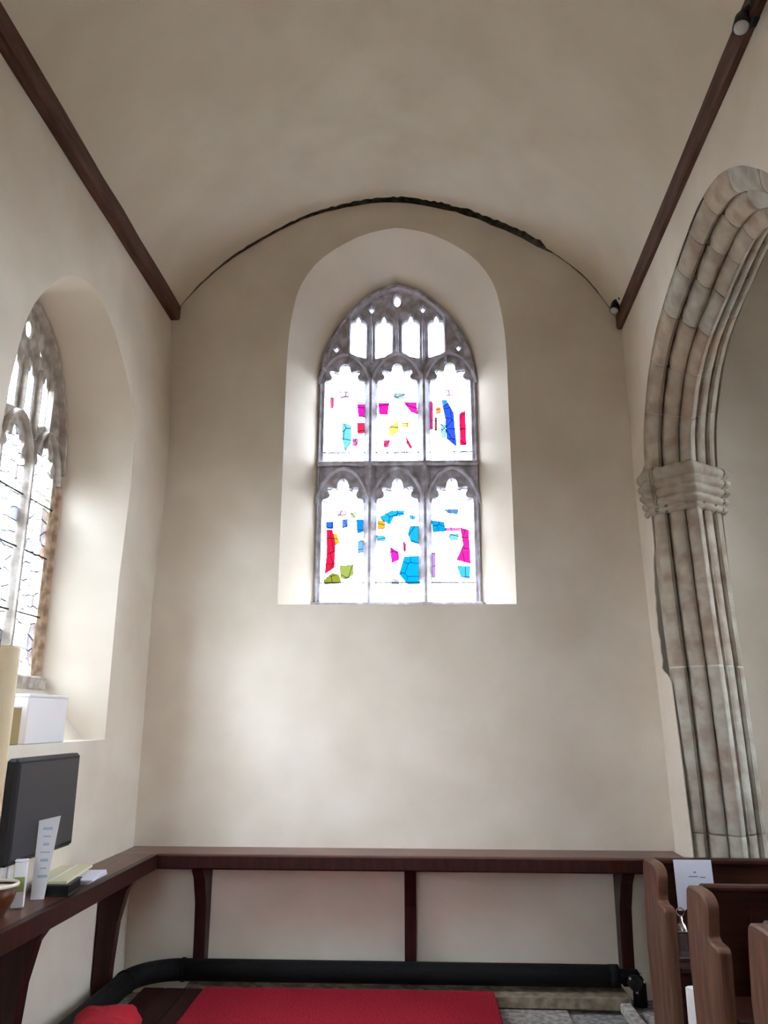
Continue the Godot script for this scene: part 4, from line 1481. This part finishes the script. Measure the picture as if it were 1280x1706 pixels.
func build_small_things() -> void:
	spotlight(Vector3(3.335, 4.59, 0.14), "small black spotlight with white lens at far end of beam", 0.85, Vector3(-0.3, -0.9, 0.3))
	spotlight(Vector3(3.225, 4.47, 2.70), "black spotlight with white lens at top right of picture", 0.85, Vector3(-0.3, -0.9, 0.3))
	# flat screen on the left wall
	var t := thing("wall_screen", "black flat screen fixed to left wall below the side window", "screen", Vector3(-0.022, 0.998, 1.46), SKEW_L)
	var st := new_st()
	box(st, Vector3(0.045, 0.225, 0), Vector3(0.055, 0.455, 0.66), 0.014)
	var casing := obj("casing", st, M.black, t)
	st = new_st()
	box(st, Vector3(0.073, 0.225, 0), Vector3(0.006, 0.405, 0.61), 0.002)
	obj("display_panel", st, M.screen, casing)
	st = new_st()
	box(st, Vector3(0.012, 0.225, 0), Vector3(0.02, 0.2, 0.25), 0.003)
	obj("wall_bracket", st, M.dark_metal, t)
	# oblong white box on the sill
	var b := thing("white_box", "oblong white cardboard box on the side window sill", "box", Vector3(-0.068, 1.506, 1.395), SKEW_L)
	st = new_st()
	box(st, Vector3(0, 0.112, 0), Vector3(0.085, 0.224, 0.42), 0.004)
	obj("box_body", st, M.box_white, b)
	st = new_st()
	box(st, Vector3(0, 0.228, 0), Vector3(0.092, 0.016, 0.428), 0.003)
	obj("lid", st, M.box_white, b)
	b = thing("tan_carton", "small tan carton behind the candle on the window sill", "box", Vector3(-0.07, 1.506, 1.72), SKEW_L)
	st = new_st()
	box(st, Vector3(0, 0.085, 0), Vector3(0.08, 0.17, 0.12), 0.004)
	obj("carton_body", st, M.tan, b)
	st = new_st()
	box(st, Vector3(0, 0.172, 0), Vector3(0.084, 0.008, 0.124), 0.002)
	obj("lid", st, M.card, b)
	# tall cream candle on a stand
	var c := thing("pillar_candle", "tall thick cream candle at the left edge", "candle", Vector3(0.345, 0.0, 2.56))
	st = new_st()
	st.set_smooth_group(0)
	lathe(st, [Vector2(0, 0.96), Vector2(0.036, 0.96), Vector2(0.036, 1.87), Vector2(0.033, 1.884), Vector2(0.02, 1.88), Vector2(0, 1.872)])
	obj("wax_body", st, M.wax, c)
	st = new_st()
	tube(st, [Vector3(0, 1.87, 0), Vector3(0.001, 1.888, 0.002)], 0.0015, 6)
	obj("wick", st, M.wick, c)
	st = new_st()
	st.set_smooth_group(0)
	lathe(st, [Vector2(0, 0.0), Vector2(0.13, 0.0), Vector2(0.13, 0.025), Vector2(0.06, 0.05), Vector2(0.025, 0.10), Vector2(0.022, 0.40), Vector2(0.035, 0.45), Vector2(0.022, 0.5), Vector2(0.024, 0.78), Vector2(0.075, 0.845), Vector2(0.075, 0.865), Vector2(0.0, 0.869)])
	var sd := put("candle_stand", mesh_of(st), M.post)
	sd.position = Vector3(0.345, 0.089, 2.56)
	tag(sd, "turned dark wooden stand under the tall cream candle", "candle stand")
	# leaflets, cartons and bowl on the left ledge
	var top := 0.826
	var l := thing("leaflet_card", "tall narrow white leaflet with pale blue print on left ledge", "leaflet", Vector3(0.098, top, 1.56), 0.25)
	st = new_st()
	hexa(st, [Vector3(-0.032, 0, -0.002), Vector3(0.026, 0, -0.002), Vector3(0.026, 0, 0.002), Vector3(-0.032, 0, 0.002), Vector3(-0.036, 0.335, -0.03), Vector3(0.058, 0.355, -0.03), Vector3(0.058, 0.355, -0.026), Vector3(-0.036, 0.335, -0.026)])
	var card := obj("card", st, M.card, l)
	for k in 7:
		st = new_st()
		var y := 0.30 - k * 0.034
		var tz := 0.0035 - y * 0.083
		box(st, Vector3(0.008, y, tz), Vector3(0.042 - (k % 3) * 0.008, 0.012 if k % 2 == 0 else 0.006, 0.001), 0.0)
		obj("printed_line", st, M.ink_blue, card)
	l = thing("small_carton", "small white and green carton beside the tall leaflet", "carton", Vector3(0.088, top, 1.735), 0.3)
	st = new_st()
	box(st, Vector3(0, 0.095, 0), Vector3(0.052, 0.185, 0.03), 0.003)
	var carton := obj("carton_body", st, M.card, l)
	st = new_st()
	box(st, Vector3(0, 0.098, 0.0155), Vector3(0.042, 0.06, 0.001), 0.0)
	obj("green_panel", st, M.ink_green, carton)
	st = new_st()
	box(st, Vector3(0.0, 0.194, 0.0), Vector3(0.054, 0.008, 0.034), 0.002)
	obj("lid", st, M.card, l)
	var bw := thing("wooden_bowl", "brown wooden bowl with a pale rim at left picture edge", "bowl", Vector3(0.06, top, 1.885))
	st = new_st()
	st.set_smooth_group(0)
	lathe(st, [Vector2(0, 0.0), Vector2(0.045, 0.0), Vector2(0.05, 0.01), Vector2(0.075, 0.06), Vector2(0.088, 0.118), Vector2(0.08, 0.118), Vector2(0.066, 0.06), Vector2(0.03, 0.02), Vector2(0, 0.018)])
	obj("bowl_body", st, M.bowl, bw)
	st = new_st()
	st.set_smooth_group(0)
	lathe(st, [Vector2(0.079, 0.116), Vector2(0.09, 0.116), Vector2(0.092, 0.124), Vector2(0.088, 0.13), Vector2(0.08, 0.13), Vector2(0.078, 0.122)])
	obj("rim", st, M.bowl_rim, bw)
	st = new_st()
	st.set_smooth_group(0)
	lathe(st, [Vector2(0, 0.108), Vector2(0.077, 0.108), Vector2(0.077, 0.112), Vector2(0, 0.112)])
	obj("paper_lining", st, M.card, bw)
	for e in [[0.014, 1.70, 0.205, "thin white taper candle standing behind the wooden bowl, shorter one"], [0.012, 1.765, 0.245, "thin white taper candle standing behind the wooden bowl, taller one"]]:
		var tc := thing("taper_candle", e[3], "candle", Vector3(e[0], top, e[1]), 0, "white tapers on the left ledge")
		st = new_st()
		st.set_smooth_group(0)
		lathe(st, [Vector2(0, 0.0), Vector2(0.008, 0.0), Vector2(0.008, e[2] - 0.01), Vector2(0.002, e[2]), Vector2(0, e[2])], Transform3D.IDENTITY, 10)
		obj("wax_body", st, M.card, tc)
		st = new_st()
		st.set_smooth_group(0)
		lathe(st, [Vector2(0, 0.0), Vector2(0.022, 0.0), Vector2(0.022, 0.006), Vector2(0.011, 0.012), Vector2(0.011, 0.03), Vector2(0.008, 0.03)], Transform3D.IDENTITY, 12)
		obj("holder", st, M.metal, tc)
	# black book box with papers over it
	var k2 := thing("black_book", "black book lying under cream papers on the left ledge", "book", Vector3(0.125, top, 1.40), 0.12)
	st = new_st()
	box(st, Vector3(0, 0.003, 0), Vector3(0.15, 0.006, 0.21), 0.002)
	box(st, Vector3(0, 0.045, 0), Vector3(0.15, 0.006, 0.21), 0.002)
	box(st, Vector3(-0.073, 0.024, 0), Vector3(0.006, 0.046, 0.21), 0.002)
	obj("cover", st, M.black, k2)
	st = new_st()
	box(st, Vector3(0.0, 0.024, 0), Vector3(0.138, 0.036, 0.2), 0.002)
	obj("page_block", st, M.dark_metal, k2)
	var pp := thing("cream_booklet", "cream booklet lying open across the black book", "booklet", Vector3(0.085, top + 0.049, 1.30), 0.1)
	st = new_st()
	hexa(st, [Vector3(-0.09, 0.0, -0.26), Vector3(0.075, 0.0, -0.26), Vector3(0.085, 0.0, 0.18), Vector3(-0.085, 0.0, 0.18), Vector3(-0.09, 0.008, -0.26), Vector3(0.075, 0.012, -0.26), Vector3(0.085, 0.012, 0.18), Vector3(-0.085, 0.008, 0.18)])
	obj("pages", st, M.cream, pp)
	st = new_st()
	box(st, Vector3(0, 0.012, -0.04), Vector3(0.006, 0.004, 0.43), 0.001)
	obj("spine_fold", st, M.card, pp)
	var ws := thing("white_sheets", "loose white sheets on left ledge nearest the corner", "papers", Vector3(0.105, top, 1.10), 0.08)
	for i in 4:
		st = new_st()
		box(st, Vector3(0.004 * i, 0.003 + i * 0.006, 0.006 * i), Vector3(0.17, 0.0055, 0.29), 0.001, Transform3D(Basis(Vector3.UP, 0.04 * i - 0.06), Vector3.ZERO))
		obj("sheet", st, M.paper, ws)
